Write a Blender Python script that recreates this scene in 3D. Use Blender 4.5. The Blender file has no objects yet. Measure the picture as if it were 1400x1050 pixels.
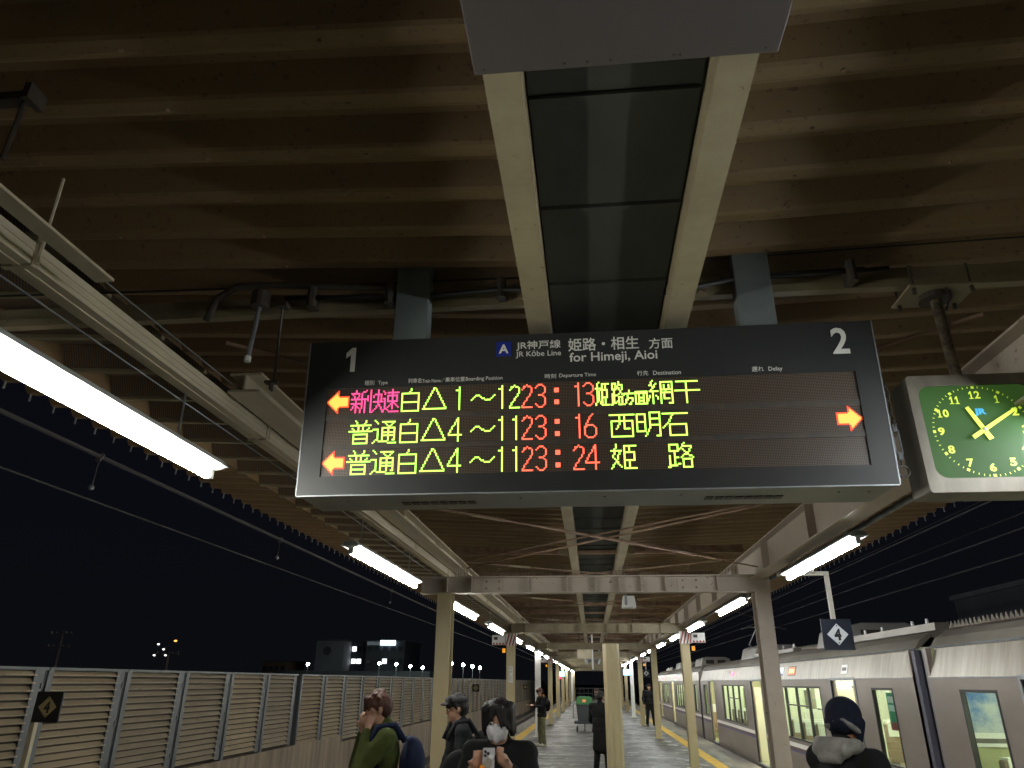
import bpy, bmesh, math, random
from mathutils import Vector, Matrix
random.seed(7)
S = bpy.context.scene
COL = S.collection
rad = math.radians
# ------------------------------------------------------------------ camera
pitch, yaw, roll, H = rad(22.75), rad(6.1), rad(.4), 1.85
Fv = Vector((-math.sin(yaw)*math.cos(pitch), math.cos(yaw)*math.cos(pitch), math.sin(pitch)))
R0 = Vector((math.cos(yaw), math.sin(yaw), 0)); U0 = R0.cross(Fv)
Rv = R0*math.cos(roll)+U0*math.sin(roll); Uv = -R0*math.sin(roll)+U0*math.cos(roll)
cd = bpy.data.cameras.new('camera'); cam = bpy.data.objects.new('camera', cd); COL.objects.link(cam)
cd.sensor_width = 36; cd.lens = 970/1400*36; cd.clip_end = 2000; cd.clip_start = .05
M = Matrix((Rv, Uv, -Fv)).transposed().to_4x4(); M.translation = (0, 0, H); cam.matrix_world = M
S.camera = cam
# ------------------------------------------------------------------ night sky
W = bpy.data.worlds.new("World"); S.world = W; W.use_nodes = True
nt = W.node_tree; bg = nt.nodes['Background']
tc = nt.nodes.new('ShaderNodeTexCoord'); sp = nt.nodes.new('ShaderNodeSeparateXYZ'); cr = nt.nodes.new('ShaderNodeValToRGB')
nt.links.new(tc.outputs['Generated'], sp.inputs[0]); nt.links.new(sp.outputs['Z'], cr.inputs[0]); nt.links.new(cr.outputs[0], bg.inputs[0])
cr.color_ramp.elements[0].position = 0.0; cr.color_ramp.elements[0].color = (.0034, .0037, .0050, 1)
cr.color_ramp.elements[1].position = .6; cr.color_ramp.elements[1].color = (.0022, .0025, .0055, 1)
bg.inputs[1].default_value = .8
S.view_settings.view_transform = 'Standard'; S.view_settings.look = 'None'
S.view_settings.exposure = .36; S.view_settings.gamma = 1
LAMP = 82.0      # radiance of the fluorescent tubes

# ------------------------------------------------------------------ materials
MATS = {}
def nodes(m): m.use_nodes = True; return m.node_tree, m.node_tree.nodes['Principled BSDF']
def mat(name, c, rough=.6, metal=0, c2=None, scale=3., amt=.5, bump=0, bscale=40., stretch=(1, 1, 1), spots=None, emit=None, es=0, spec=.5, sharp=.12, rvar=0):
    if name in MATS: return MATS[name]
    m = bpy.data.materials.new(name); t, b = nodes(m); N = t.nodes; L = t.links
    b.inputs['Base Color'].default_value = (*c, 1); b.inputs['Roughness'].default_value = rough; b.inputs['Metallic'].default_value = metal
    b.inputs['Specular IOR Level'].default_value = spec
    if emit: b.inputs['Emission Color'].default_value = (*emit, 1); b.inputs['Emission Strength'].default_value = es
    if c2 or bump or spots:
        g = N.new('ShaderNodeNewGeometry'); mp = N.new('ShaderNodeMapping'); mp.inputs['Scale'].default_value = stretch
        L.new(g.outputs['Position'], mp.inputs['Vector'])
        src = None
        if c2:
            n = N.new('ShaderNodeTexNoise'); n.inputs['Scale'].default_value = scale; n.inputs['Detail'].default_value = 7; n.inputs['Roughness'].default_value = .65
            L.new(mp.outputs[0], n.inputs['Vector'])
            r = N.new('ShaderNodeValToRGB'); r.color_ramp.elements[0].position = max(0, amt-sharp); r.color_ramp.elements[1].position = min(1, amt+sharp)
            r.color_ramp.elements[0].color = (*c, 1); r.color_ramp.elements[1].color = (*c2, 1)
            L.new(n.outputs[0], r.inputs[0]); src = r.outputs[0]
            if rvar:
                mr = N.new('ShaderNodeMapRange'); mr.inputs['From Min'].default_value = .35; mr.inputs['From Max'].default_value = .65
                mr.inputs['To Min'].default_value = max(.04, rough-rvar); mr.inputs['To Max'].default_value = min(1, rough+rvar)
                L.new(n.outputs[0], mr.inputs['Value']); L.new(mr.outputs[0], b.inputs['Roughness'])
        if spots:
            sc, th, scol = spots
            n2 = N.new('ShaderNodeTexNoise'); n2.inputs['Scale'].default_value = sc; n2.inputs['Detail'].default_value = 5
            L.new(mp.outputs[0], n2.inputs['Vector'])
            r2 = N.new('ShaderNodeValToRGB'); r2.color_ramp.elements[0].position = th; r2.color_ramp.elements[1].position = th+.035
            r2.color_ramp.elements[0].color = (0, 0, 0, 1); r2.color_ramp.elements[1].color = (1, 1, 1, 1)
            L.new(n2.outputs[0], r2.inputs[0])
            mx = N.new('ShaderNodeMix'); mx.data_type = 'RGBA'; L.new(r2.outputs[0], mx.inputs['Factor'])
            if src: L.new(src, mx.inputs['A'])
            else: mx.inputs['A'].default_value = (*c, 1)
            mx.inputs['B'].default_value = (*scol, 1); src = mx.outputs['Result']
        if src: L.new(src, b.inputs['Base Color'])
        if bump:
            n3 = N.new('ShaderNodeTexNoise'); n3.inputs['Scale'].default_value = bscale; n3.inputs['Detail'].default_value = 4
            L.new(mp.outputs[0], n3.inputs['Vector'])
            bp = N.new('ShaderNodeBump'); bp.inputs['Strength'].default_value = bump; bp.inputs['Distance'].default_value = .01
            L.new(n3.outputs[0], bp.inputs['Height']); L.new(bp.outputs[0], b.inputs['Normal'])
    MATS[name] = m; return m
def emis(name, c, s):
    if name in MATS: return MATS[name]
    m = bpy.data.materials.new(name); t, b = nodes(m); b.inputs['Base Color'].default_value = (0.02, .02, .02, 1)
    b.inputs['Emission Color'].default_value = (*c, 1); b.inputs['Emission Strength'].default_value = s
    MATS[name] = m; return m
def glass(name, tint=(.9, .95, .93), rough=.02, fac=.82):
    if name in MATS: return MATS[name]
    m = bpy.data.materials.new(name); t, b = nodes(m); N = t.nodes; L = t.links
    tr = N.new('ShaderNodeBsdfTransparent'); tr.inputs[0].default_value = (*tint, 1)
    gl = N.new('ShaderNodeBsdfGlossy'); gl.inputs['Roughness'].default_value = rough
    lw = N.new('ShaderNodeLayerWeight'); fr = N.new('ShaderNodeMapRange'); L.new(lw.outputs['Facing'], fr.inputs['Value']); fr.inputs['From Min'].default_value = .3; fr.inputs['To Min'].default_value = .03; fr.inputs['To Max'].default_value = .16
    mx = N.new('ShaderNodeMixShader'); L.new(fr.outputs[0], mx.inputs[0]); L.new(tr.outputs[0], mx.inputs[1]); L.new(gl.outputs[0], mx.inputs[2])
    L.new(mx.outputs[0], N['Material Output'].inputs['Surface']); MATS[name] = m; return m

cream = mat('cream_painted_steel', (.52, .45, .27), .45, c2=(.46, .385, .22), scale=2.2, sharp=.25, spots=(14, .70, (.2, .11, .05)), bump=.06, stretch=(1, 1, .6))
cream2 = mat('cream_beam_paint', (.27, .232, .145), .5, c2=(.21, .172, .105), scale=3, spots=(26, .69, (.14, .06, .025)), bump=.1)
truss_m = mat('pinkish_beam_paint', (.46, .40, .33), .5, c2=(.38, .32, .26), scale=4, sharp=.25, spots=(18, .69, (.15, .08, .05)), bump=.12)
rust_m = mat('rusty_cream_steel', (.26, .175, .11), .65, c2=(.16, .09, .055), scale=5, bump=.3)
duct_m = mat('pale_cable_duct', (.58, .52, .39), .45, c2=(.44, .385, .28), scale=3, stretch=(1, .25, 1))
dark_m = mat('dark_metal', (.035, .033, .03), .5, c2=(.06, .045, .03), scale=20)
cable_m = mat('black_cable', (.018, .018, .018), .5)
galv = mat('galvanised_steel', (.30, .32, .33), .42, .5, c2=(.20, .22, .23), scale=6)
white_p = mat('white_paint', (.72, .72, .70), .4)
grey_p = mat('grey_panel_paint', (.046, .046, .038), .95, spec=.04, c2=(.033, .034, .028), scale=1.8, stretch=(1, .5, 1))
lamp_body = mat('lamp_housing_enamel', (.45, .48, .50), .4)
tube_m = emis('fluorescent_tube', (1.0, .985, .90), LAMP)
tube_r = emis('fluorescent_tube_cool', (.95, .98, 1.0), LAMP)

def roof_material(name, stripes):
    m = mat(name, (.205, .135, .064), .62, c2=(.150, .096, .044), scale=1.3, amt=.5, sharp=.3, spots=(38, .63, (.11, .066, .038)), bump=.15, stretch=(.8, 1, 1))
    if stripes:
        t = m.node_tree; N = t.nodes; L = t.links; b = N['Principled BSDF']
        old = b.inputs['Base Color'].links[0].from_socket
        g = N.new('ShaderNodeNewGeometry'); s = N.new('ShaderNodeSeparateXYZ'); L.new(g.outputs['Position'], s.inputs[0])
        a = N.new('ShaderNodeMath'); a.operation = 'MULTIPLY'; a.inputs[1].default_value = 2*math.pi/.022; L.new(s.outputs['X'], a.inputs[0])
        c = N.new('ShaderNodeMath'); c.operation = 'SINE'; L.new(a.outputs[0], c.inputs[0])
        d = N.new('ShaderNodeMapRange'); d.inputs['From Min'].default_value = -.3; d.inputs['From Max'].default_value = .5; L.new(c.outputs[0], d.inputs['Value'])
        mx = N.new('ShaderNodeMix'); mx.data_type = 'RGBA'; L.new(d.outputs[0], mx.inputs['Factor']); L.new(old, mx.inputs['A']); mx.inputs['B'].default_value = (.05, .045, .045, 1)
        L.new(mx.outputs['Result'], b.inputs['Base Color'])
    return m
roof_m = roof_material('folded_roof_sheet', False)
roof_o = roof_material('ribbed_eave_sheet', True)

# ------------------------------------------------------------------ object helpers
def props(o, label=None, cat=None, group=None, kind=None):
    if label: o['label'] = label
    if cat: o['category'] = cat
    if group: o['group'] = group
    if kind: o['kind'] = kind
    return o
def thing(name, label, cat, loc=(0, 0, 0), rotz=0, group=None):
    o = bpy.data.objects.new(name, None); COL.objects.link(o); o.location = loc; o.rotation_euler = (0, 0, rotz); o.empty_display_size = .2
    return props(o, label, cat, group)
def root_of(p):
    while p.parent: p = p.parent
    return p
class MB:
    def __init__(s): s.v = []; s.f = []; s.sm = False
    def add(s, vs, fs):
        k = len(s.v); s.v += [tuple(v) for v in vs]; s.f += [tuple(i+k for i in f) for f in fs]; return s
    def box(s, x0, x1, y0, y1, z0, z1):
        return s.add([(x0,y0,z0),(x1,y0,z0),(x1,y1,z0),(x0,y1,z0),(x0,y0,z1),(x1,y0,z1),(x1,y1,z1),(x0,y1,z1)],
                     [(0,3,2,1),(4,5,6,7),(0,1,5,4),(1,2,6,5),(2,3,7,6),(3,0,4,7)])
    def tube(s, pts, r, n=8, r2=None, cap=True):
        pts = [Vector(p) for p in pts]; k0 = len(s.v); m = len(pts)
        for i, p in enumerate(pts):
            d = (pts[min(i+1, m-1)]-pts[max(i-1, 0)]).normalized()
            a = d.orthogonal().normalized() if i == 0 else (a-d*a.dot(d)).normalized()
            b = d.cross(a); rr = r if r2 is None else r+(r2-r)*i/(m-1)
            for j in range(n):
                t = 2*math.pi*j/n; s.v.append(tuple(p+a*rr*math.cos(t)+b*rr*math.sin(t)))
        for i in range(m-1):
            for j in range(n):
                q = k0+i*n; s.f.append((q+j, q+(j+1) % n, q+n+(j+1) % n, q+n+j))
        if cap: s.f.append(tuple(k0+j for j in reversed(range(n)))); s.f.append(tuple(k0+(m-1)*n+j for j in range(n)))
        return s
    def prism(s, poly, axis, a, b):
        """poly: 2-D outline, extruded along axis from a to b"""
        n = len(poly); mk = {'x': lambda p, t: (t, p[0], p[1]), 'y': lambda p, t: (p[0], t, p[1]), 'z': lambda p, t: (p[0], p[1], t)}[axis]
        vs = [mk(p, a) for p in poly]+[mk(p, b) for p in poly]
        return s.add(vs, [tuple(range(n)), tuple(reversed(range(n, 2*n)))]+[(i, i+n, (i+1) % n+n, (i+1) % n) for i in range(n)])
    def ball(s, c, r, sx=1, sy=1, sz=1, n=10, m=7):
        k = len(s.v)
        for i in range(m+1):
            ph = math.pi*i/m
            for j in range(n):
                t = 2*math.pi*j/n; s.v.append((c[0]+r*sx*math.sin(ph)*math.cos(t), c[1]+r*sy*math.sin(ph)*math.sin(t), c[2]+r*sz*math.cos(ph)))
        for i in range(m):
            for j in range(n): s.f.append((k+i*n+j, k+(i+1)*n+j, k+(i+1)*n+(j+1) % n, k+i*n+(j+1) % n))
        return s
    def build(s, name, m, parent=None, local=False, smooth=False, kind=None, label=None, bevel=0):
        me = bpy.data.meshes.new(name)
        off = Vector((0, 0, 0)) if (parent is None or local) else root_of(parent).location
        me.from_pydata([tuple(Vector(v)-off) for v in s.v], [], s.f); me.validate(); me.update()
        bm = bmesh.new(); bm.from_mesh(me); bmesh.ops.remove_doubles(bm, verts=bm.verts, dist=1e-5) if smooth else None
        bmesh.ops.recalc_face_normals(bm, faces=bm.faces); bm.to_mesh(me); bm.free()
        if smooth: me.polygons.foreach_set('use_smooth', [True]*len(me.polygons))
        me.materials.append(m)
        o = bpy.data.objects.new(name, me); COL.objects.link(o); o.parent = parent
        if kind: o['kind'] = kind
        if label: o['label'] = label
        if bevel:
            bv = o.modifiers.new('bevel', 'BEVEL'); bv.width = bevel; bv.segments = 2; bv.limit_method = 'ANGLE'
        return o
def Bx(name, m, parent, *b, **k): return MB().box(*b).build(name, m, parent, **k)
def share(o, parent, loc, rotz=0):
    c = o.copy(); COL.objects.link(c); c.parent = parent; c.location = loc; c.rotation_euler = (0, 0, rotz); return c
def dup(root, loc, rotz=0, label=None, group=None):
    r = root.copy(); COL.objects.link(r); r.location = loc; r.rotation_euler = (0, 0, rotz)
    if label: r['label'] = label
    if group: r['group'] = group
    def rec(o, p):
        for ch in list(o.children):
            c = ch.copy(); COL.objects.link(c); c.parent = p; rec(ch, c)
    rec(root, r); return r
ORD = ['first','second','third','fourth','fifth','sixth','seventh','eighth','ninth','tenth','eleventh','twelfth','thirteenth','fourteenth','fifteenth','sixteenth','seventeenth','eighteenth','nineteenth','twentieth','twenty-first','twenty-second']
# text as a flat mesh fitted into a width and height; returns verts (x,y) and faces
def glyphs(body, w=None, h=None, bold=0.0):
    c = bpy.data.curves.new('t', 'FONT'); c.body = body; c.size = 1; c.resolution_u = 3; c.offset = bold
    o = bpy.data.objects.new('t', c); COL.objects.link(o)
    dg = bpy.context.evaluated_depsgraph_get(); me = bpy.data.meshes.new_from_object(o.evaluated_get(dg))
    V = [v.co.copy() for v in me.vertices]; Fs = [tuple(p.vertices) for p in me.polygons]
    bpy.data.objects.remove(o); bpy.data.meshes.remove(me)
    if not V: return [], []
    x0 = min(v.x for v in V); x1 = max(v.x for v in V); y0 = min(v.y for v in V); y1 = max(v.y for v in V)
    sx = w/(x1-x0) if w else None; sy = h/(y1-y0) if h else sx
    if sx is None: sx = sy
    return [((v.x-x0)*sx, (v.y-y0)*sy) for v in V], Fs
def letter(name, body, m, parent, fn, u, v, w, h, bold=0.0):
    """fn(u,v) maps local sheet coordinates (v downwards) to the world; box top-left at (u,v)"""
    V, Fs = glyphs(body, w, h, bold)
    mb = MB(); mb.add([fn(u+x, v+(h if h else w)-y) for x, y in V], Fs)
    return mb.build(name, m, parent)

# ------------------------------------------------------------------ ground, platform, tracks
ballast = mat('ballast_stone', (.055, .048, .042), .9, c2=(.025, .022, .02), scale=18, bump=1, bscale=30)
asph = mat('platform_asphalt', (.12, .117, .11), .55, c2=(.082, .081, .078), scale=.8, amt=.5, spots=(2.4, .575, (.26, .26, .245)), bump=.25, bscale=120, stretch=(1, .8, 1), sharp=.3, rvar=.18)
conc = mat('platform_edge_concrete', (.21, .195, .17), .7, c2=(.15, .135, .115), scale=3, bump=.2, stretch=(1, .4, 1))
Bx('ground', ballast, None, -400, 400, -60, 900, -1.35, -1.15, kind='structure')
Bx('platform', asph, None, -3.05, 3.35, -12, 93, -.25, 0, kind='structure')
Bx('platform_foundation', conc, None, -3.0, 3.6, -12, 93, -1.15, -.25, kind='structure')
ed = MB().box(3.35, 3.96, -12, 93, -.25, -.002).build('platform_edge', conc, None, kind='structure')
Bx('platform_edge', conc, None, -3.42, -3.05, -12, 93, -.25, -.002, kind='structure')
yel = mat('yellow_tactile_tile', (.62, .40, .04), .55, c2=(.48, .30, .03), scale=4)
for nm, x0, x1, lab in (('tactile_paving', 2.86, 3.16, 'yellow tactile paving strip beside the train'), ('tactile_paving', -2.84, -2.50, 'yellow tactile paving strip along the empty left track')):
    mb = MB()
    y = 6.0
    while y < 92.5:
        mb.box(x0, x1, y+.004, y+.296, 0, .006)
        if y < 45:
            for i in range(3): mb.box(x0+.03+i*.09, x0+.065+i*.09, y+.02, y+.28, .006, .011)
        y += .3
    o = mb.build(nm, yel, None); props(o, lab, 'paving', kind='stuff')
wl = mat('white_road_paint', (.5, .5, .48), .5, c2=(.16, .16, .155), scale=5, amt=.52)
wm = MB()
for (x0, x1, y0, y1) in ((-2.0, -.3, 21.9, 22.0), (-2.1, -.2, 24.9, 25.15), (-1.9, .1, 20.4, 20.48), (2.35, 2.65, 25.6, 26.2), (2.3, 2.6, 27.0, 27.5), (1.95, 2.7, 20.0, 20.06), (2.2, 2.6, 33, 33.6)):
    wm.add([(x0,y0,.004),(x1,y0+.5*(x1-x0)*.1,.004),(x1,y1+.5*(x1-x0)*.1,.004),(x0,y1,.004)], [(0,1,2,3)])
wm.build('platform_markings', wl, None, kind='structure')
rail_m = mat('rail_steel', (.22, .17, .13), .35, .7)
sleeper = mat('concrete_sleeper', (.14, .13, .12), .85)
def track(cx, lab):
    t = thing('railway_track', lab, 'railway track', (cx, 0, -1.15))
    for s in (-.55, .55):
        MB().prism([(cx+s-.06,-1.0),(cx+s+.06,-1.0),(cx+s+.02,-.97),(cx+s+.03,-.86),(cx+s-.03,-.86),(cx+s-.02,-.97)], 'y', -10, 300).build('rail', rail_m, t)
    mb = MB()
    for i in range(150): mb.box(cx-1.0, cx+1.0, i*.66-5, i*.66-4.78, -1.15, -1.0)
    mb.build('sleeper', sleeper, t, kind='stuff')
track(-5.25, 'empty railway track between the left platform edge and the noise barrier')
track(5.52, 'railway track under the standing silver train')

# ------------------------------------------------------------------ canopy
canopy = thing('platform_canopy', 'long cream steel platform canopy with brown folded sheet roof over the platform', 'canopy', (0, 0, 0))
PITCH = .3195
def zl(x): return 4.07+.052*(abs(x)-.3)
def zr(x): return 4.07+.036*(abs(x)-.6)
def fold(x0, x1, zf, seg=2, y0=0, wide=False):
    """one pitch of folded plate from x0 to x1 with real thickness; underside profile along y"""
    prof = [(0, 0), (.038, 0), (.056, .008), (.085, .030), (.150, .100), (.200, .104), (.280, .010), (.2975, 0), (.3195, 0)]
    prof = [(-.0225+a, b) for a, b in prof]
    if wide: prof = [(-.024, 0), (.026, 0), (.46, .15), (.51, .15), (.585, 0), (.615, 0)]
    mb = MB(); th = .004; n = len(prof)
    xs = [x0, x1]
    vs = []
    for x in xs:
        for dz in (0, th):
            for a, b in prof: vs.append((x, y0+a, zf(x)+b+dz))
    fs = []
    for i in range(n-1):
        fs.append((i, i+1, 2*n+i+1, 2*n+i)); fs.append((n+i+1, n+i, 3*n+i, 3*n+i+1))
        fs.append((i+1, i, n+i, n+i+1)); fs.append((2*n+i, 2*n+i+1, 3*n+i+1, 3*n+i))
    mb.add(vs, fs); return mb
Y0C, Y1C = -8.88, 92.0
panels = [(-3.1, -.30, zl, roof_m), (-4.35, -3.1, zl, roof_o), (-5.2, -4.35, zl, roof_m), (.62, 2.5, zr, roof_m), (2.5, 5.2, zr, roof_m)]
offs = -8.912   # ribs land at 1.788 + k*0.3
for (a, b, zf, m) in panels:
    proto = None; far = MB(); wide = m is roof_o; bar = None; farb = MB()
    k = 0
    while True:
        y = (1.904 if not wide else 1.90)-36*PITCH+k*PITCH*(2 if wide else 1); k += 1
        if y > Y1C: break
        if -.1 < y < 22.0:
            if proto is None: proto = fold(a, b, zf, wide=wide).build('roof_panel', m, canopy); proto.location = (0, y, 0)
            else: share(proto, canopy, (0, y, 0))
            if wide:
                if bar is None:
                    q = MB(); q.add([(x, yy, zl(x)+dz) for x in (a, b) for (yy, dz) in ((-.022, -.030), (.022, -.030), (.022, -.002), (-.022, -.002))], [(3, 2, 1, 0), (4, 5, 6, 7), (0, 1, 5, 4), (1, 2, 6, 5), (2, 3, 7, 6), (3, 0, 4, 7)])
                    bar = q.build('eave_bar', cream2, canopy); bar.location = (0, y, 0)
                else: share(bar, canopy, (0, y, 0))
        else:
            f = fold(a, b, zf, y0=y, wide=wide); far.add(f.v, f.f)
            if wide: farb.add([(x, y+yy, zl(x)+dz) for x in (a, b) for (yy, dz) in ((-.022, -.030), (.022, -.030), (.022, -.002), (-.022, -.002))], [(3, 2, 1, 0), (4, 5, 6, 7), (0, 1, 5, 4), (1, 2, 6, 5), (2, 3, 7, 6), (3, 0, 4, 7)])
    far.build('roof_panel', m, canopy, kind='stuff')
    if wide: farb.build('eave_bar', cream2, canopy, kind='stuff')
for xx in (-3.1, -4.35): MB().box(xx-.002, xx+.002, -8, Y1C, zl(xx)+.005, zl(xx)+.20).build('closure_strip', roof_m, canopy)
# hanging bird comb ticks under the eaves
for sx, zf in ((-5.18, zl), (5.18, zr)):
    mb = MB(); k = 0
    while k < 200:
        y = 1.904+k*PITCH; mb.box(sx-.006, sx+.006, y-.03, y-.018, zf(sx)-.07, zf(sx)+.0); k += 1
    mb.build('eave_clip', galv, canopy, kind='stuff')
    MB().box(sx-.02, sx+.02, -8, Y1C, zf(sx)+.15, zf(sx)+.20).build('eave_flashing', rust_m, canopy)
mb = MB()      # fixing bolts on the low ribs
for k in range(-1, 34):
    y = 1.904+k*PITCH+.0
    for x, zf in ((-2.6, zl), (-1.75, zl), (-.95, zl), (1.05, zr), (1.75, zr), (2.9, zr), (3.9, zr)):
        xx = x+random.uniform(-.02, .02); mb.tube([(xx, y, zf(xx)-.010), (xx, y, zf(xx))], .009, 5)
mb.build('roof_bolt', rust_m, canopy, kind='stuff')
# centre valley panels and two pale beams
vp = None
k = 0; far = MB()
while True:
    y = 2.02-.675*15+k*.675; k += 1
    if y > Y1C: break
    if -.2 < y < 36:
        if vp is None:
            q = MB().box(-.16, .47, .012, .668, 3.86, 3.875); q.box(-.16, .47, .0, .03, 3.845, 3.86)
            vp = q.build('valley_panel', grey_p, canopy); vp.location = (0, y, 0)
        else: share(vp, canopy, (0, y, 0))
    else: far.box(-.16, .47, y+.012, y+.668, 3.86, 3.875)
far.build('valley_panel', grey_p, canopy, kind='stuff')
Bx('valley_backing', dark_m, canopy, -.18, .50, -8, Y1C, 3.90, 3.91)
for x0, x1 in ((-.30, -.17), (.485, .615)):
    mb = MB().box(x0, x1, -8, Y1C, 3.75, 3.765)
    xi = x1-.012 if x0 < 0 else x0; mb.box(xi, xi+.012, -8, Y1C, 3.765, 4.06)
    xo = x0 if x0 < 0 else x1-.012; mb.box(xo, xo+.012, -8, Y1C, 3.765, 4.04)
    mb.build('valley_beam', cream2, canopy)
# long girders on the post rows
for cx, zb, h, m, ya in ((-2.02, 3.44, .11, duct_m, 3.75), (2.28, 3.16, .36, truss_m, -8)):
    mb = MB().box(cx-.10, cx+.10, ya, Y1C, zb, zb+.014); mb.box(cx-.006, cx+.006, ya, Y1C, zb+.014, zb+h)
    mb.box(cx-.10, cx+.10, ya, Y1C, zb+h, zb+h+.014)
    mb.build('girder', m, canopy)
    mb = MB()
    for i in range(46):
        y = 1.2+i*2.05
        if y < ya: continue
        for s in (-1, 1): mb.box(cx+s*.007, cx+s*.095, y-.005, y+.005, zb+.014, zb+h)
    mb.build('web_stiffener', m, canopy, kind='stuff')
MB().box(-1.985, -1.905, -6, 2.35, 3.36, 3.372).build('side_channel', duct_m, canopy)
# purlins
PUR = [3.705, 7.6, 11.9, 14.9, 16.9, 20.6, 23.0, 25.6, 27.7, 31, 34, 36, 40, 43, 46, 50, 54, 58, 62, 66, 70, 75, 80, 85, 90]
for i, y in enumerate(PUR):
    m = rust_m if y > 4 else cream2; rise = .135 if i == 0 else .26
    for x0, x1 in ((-4.6, -.18), (-.17, .485), (.50, 4.6)):
        if i and abs(x0) > 4: x0 = -2.4
        if i and x1 > 4: x1 = 2.5
        mb = MB(); zb = 3.915 if i == 0 else 3.79
        mb.box(x0, x1, y-.03, y+.03, zb, zb+.012); mb.box(x0, x1, y+.018, y+.03, zb+.012, zb+(.15 if i == 0 else .13)); mb.box(x0, x1, y-.03, y-.018, zb+.012, zb+.05)
        mb.build('purlin', m, canopy)
    if i < 14:
        for x in (-.235, .55):
            s = -1 if x < 0 else 1; zg = zb-.02
            gp = MB().prism([(x-.08*s, zg+.16), (x+.12*s, zg+.15), (x+.26*s, zg+.05), (x+.20*s, zg), (x-.08*s, zg)], 'y', y-.045, y-.032).build('gusset_plate', cream2, canopy)
            for dx in (.10, .17): MB().tube([(x+dx*s, y-.062, zg+.05), (x+dx*s, y-.0451, zg+.05)], .016, 6).build('bolt', rust_m, gp)
# posts and cross beams
PY = [-7.5, 1.2-2.0, 10.3, 19.1, 28.8, 37.3, 45.5, 53.5, 61.6, 69.8, 78, 86]
PY = [y for y in PY if y > 5]
def hsec(mb, cx, cy, w, d, t, z0, z1):
    mb.box(cx-w/2, cx+w/2, cy-d/2, cy-d/2+t, z0, z1); mb.box(cx-w/2, cx+w/2, cy+d/2-t, cy+d/2, z0, z1); mb.box(cx-t/2, cx+t/2, cy-d/2+t, cy+d/2-t, z0, z1)
for i, y in enumerate(PY):
    for cx, zt in ((-2.02, 2.99), (2.32, 3.03)):
        w = .20
        mb = MB(); hsec(mb, cx, y, w, .25, .014, 0, zt); mb.box(cx-.17, cx+.17, y-.17, y+.17, 0, .02)
        o = mb.build('post', white_p if (i in (2,) and cx < 0) or (i == 4 and cx > 0) or (i == 8 and cx < 0) else (truss_m if i == 0 and cx > 0 else cream), canopy)
        # head brackets up to the long girder
        
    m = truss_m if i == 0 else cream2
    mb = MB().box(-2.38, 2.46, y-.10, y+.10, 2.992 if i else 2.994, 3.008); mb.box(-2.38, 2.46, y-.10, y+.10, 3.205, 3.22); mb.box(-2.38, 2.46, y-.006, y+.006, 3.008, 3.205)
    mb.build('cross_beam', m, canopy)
    if i < 4:
        for px in (-1.35, 1.38):
            sp_ = MB().box(px-.16, px+.16, y-.024, y-.0065, 3.02, 3.195).build('splice_plate', m, canopy)
            for dx in (-.09, .09):
                for dz in (-.06, .06): MB().tube([(px+dx, y-.045, 3.107+dz*.8), (px+dx, y-.0241, 3.107+dz*.8)], .015, 6).build('bolt', rust_m, sp_)
        mb = MB()
        for px in (-2.0, -1.65, -.85, -.3, .1, .42, .72, 1.05, 1.75): mb.box(px-.005, px+.005, y-.095, y-.0065, 3.009, 3.204)
        mb.build('beam_stiffener', m, canopy, kind='stuff')
    if i < 3:
        mb = MB()    # bird spikes standing on the cross beam and the purlin behind
        x = -1.9
        while x < 2.1:
            if not (-.35 < x < -.1): mb.tube([(x, y+random.uniform(-.05,.05), 3.22), (x+random.uniform(-.02,.02), y+random.uniform(-.1,.1), 3.22+random.uniform(.09,.16))], .003, 3)
            x += .045
        mb.build('bird_spike', dark_m, canopy, kind='stuff')
# diagonal tie rods
def rod(p, q, r=.012, m=None, nm='tie_rod', par=None): return MB().tube([p, q], r, 6).build(nm, m or rust_m, par or canopy)
for a, b in ((3.6, 7.5), (7.7, 11.8), (12.0, 14.8), (17, 20.5), (23.1, 27.6), (31.1, 36)):
    rod((-2.1, a, 3.70), (2.15, b, 3.70)); rod((-2.1, b, 3.68), (2.15, a, 3.68))
    for (x, y, s) in ((-1.2, a+(b-a)*.21, 1), (1.5, a+(b-a)*.85, 1)): MB().tube([(x-.18, y-(b-a)*.04*s, 3.70), (x+.18, y+(b-a)*.045*s, 3.70)], .022, 8).build('turnbuckle', cream2, canopy)
rod((-2.35, 6.4, 3.52), (2.3, 10.1, 3.30), .010, rust_m); rod((-1.7, 10.1, 3.32), (2.3, 7.2, 3.60), .012)
# centre column
mb = MB()
poly = []
for j in range(32):
    t = 2*math.pi*j/32; r = .15+(.016 if j % 4 < 2 else 0); poly.append((.40+r*math.cos(t), 15.5+r*math.sin(t)))
mb.prism(poly, 'z', 0, 2.57); mb.box(.22, .58, 15.32, 15.68, 0, .03)
props(mb.build('ribbed_column', cream, None), 'cream ribbed column standing free in the middle of the platform', 'column')
# grey slab hanging above the camera
t = thing('ceiling_box', 'large flat grey metal box fixed under the pale valley beams at the top', 'metal box', (.16, .5, 3.6))
gx = mat('mauve_grey_panel', (.075, .062, .060), .55, c2=(.055, .046, .042), scale=1.6, sharp=.3, stretch=(2, .6, 1))
MB().box(-.302, .622, -1.2, 1.655, 3.60, 3.74).build('casing', gx, t, bevel=.004)
mb = MB()
for x_ in (-.27, -.02, .05, .12, .31, .33, .58): mb.tube([(x_, 1.635, 3.597), (x_, 1.635, 3.60)], .004, 6)
mb.build('rivet', dark_m, t, kind='stuff')
for x in (-.235, .55): Bx('hanger_strap', dark_m, t, x-.03, x+.03, .6, .64, 3.742, 3.90)

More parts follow.
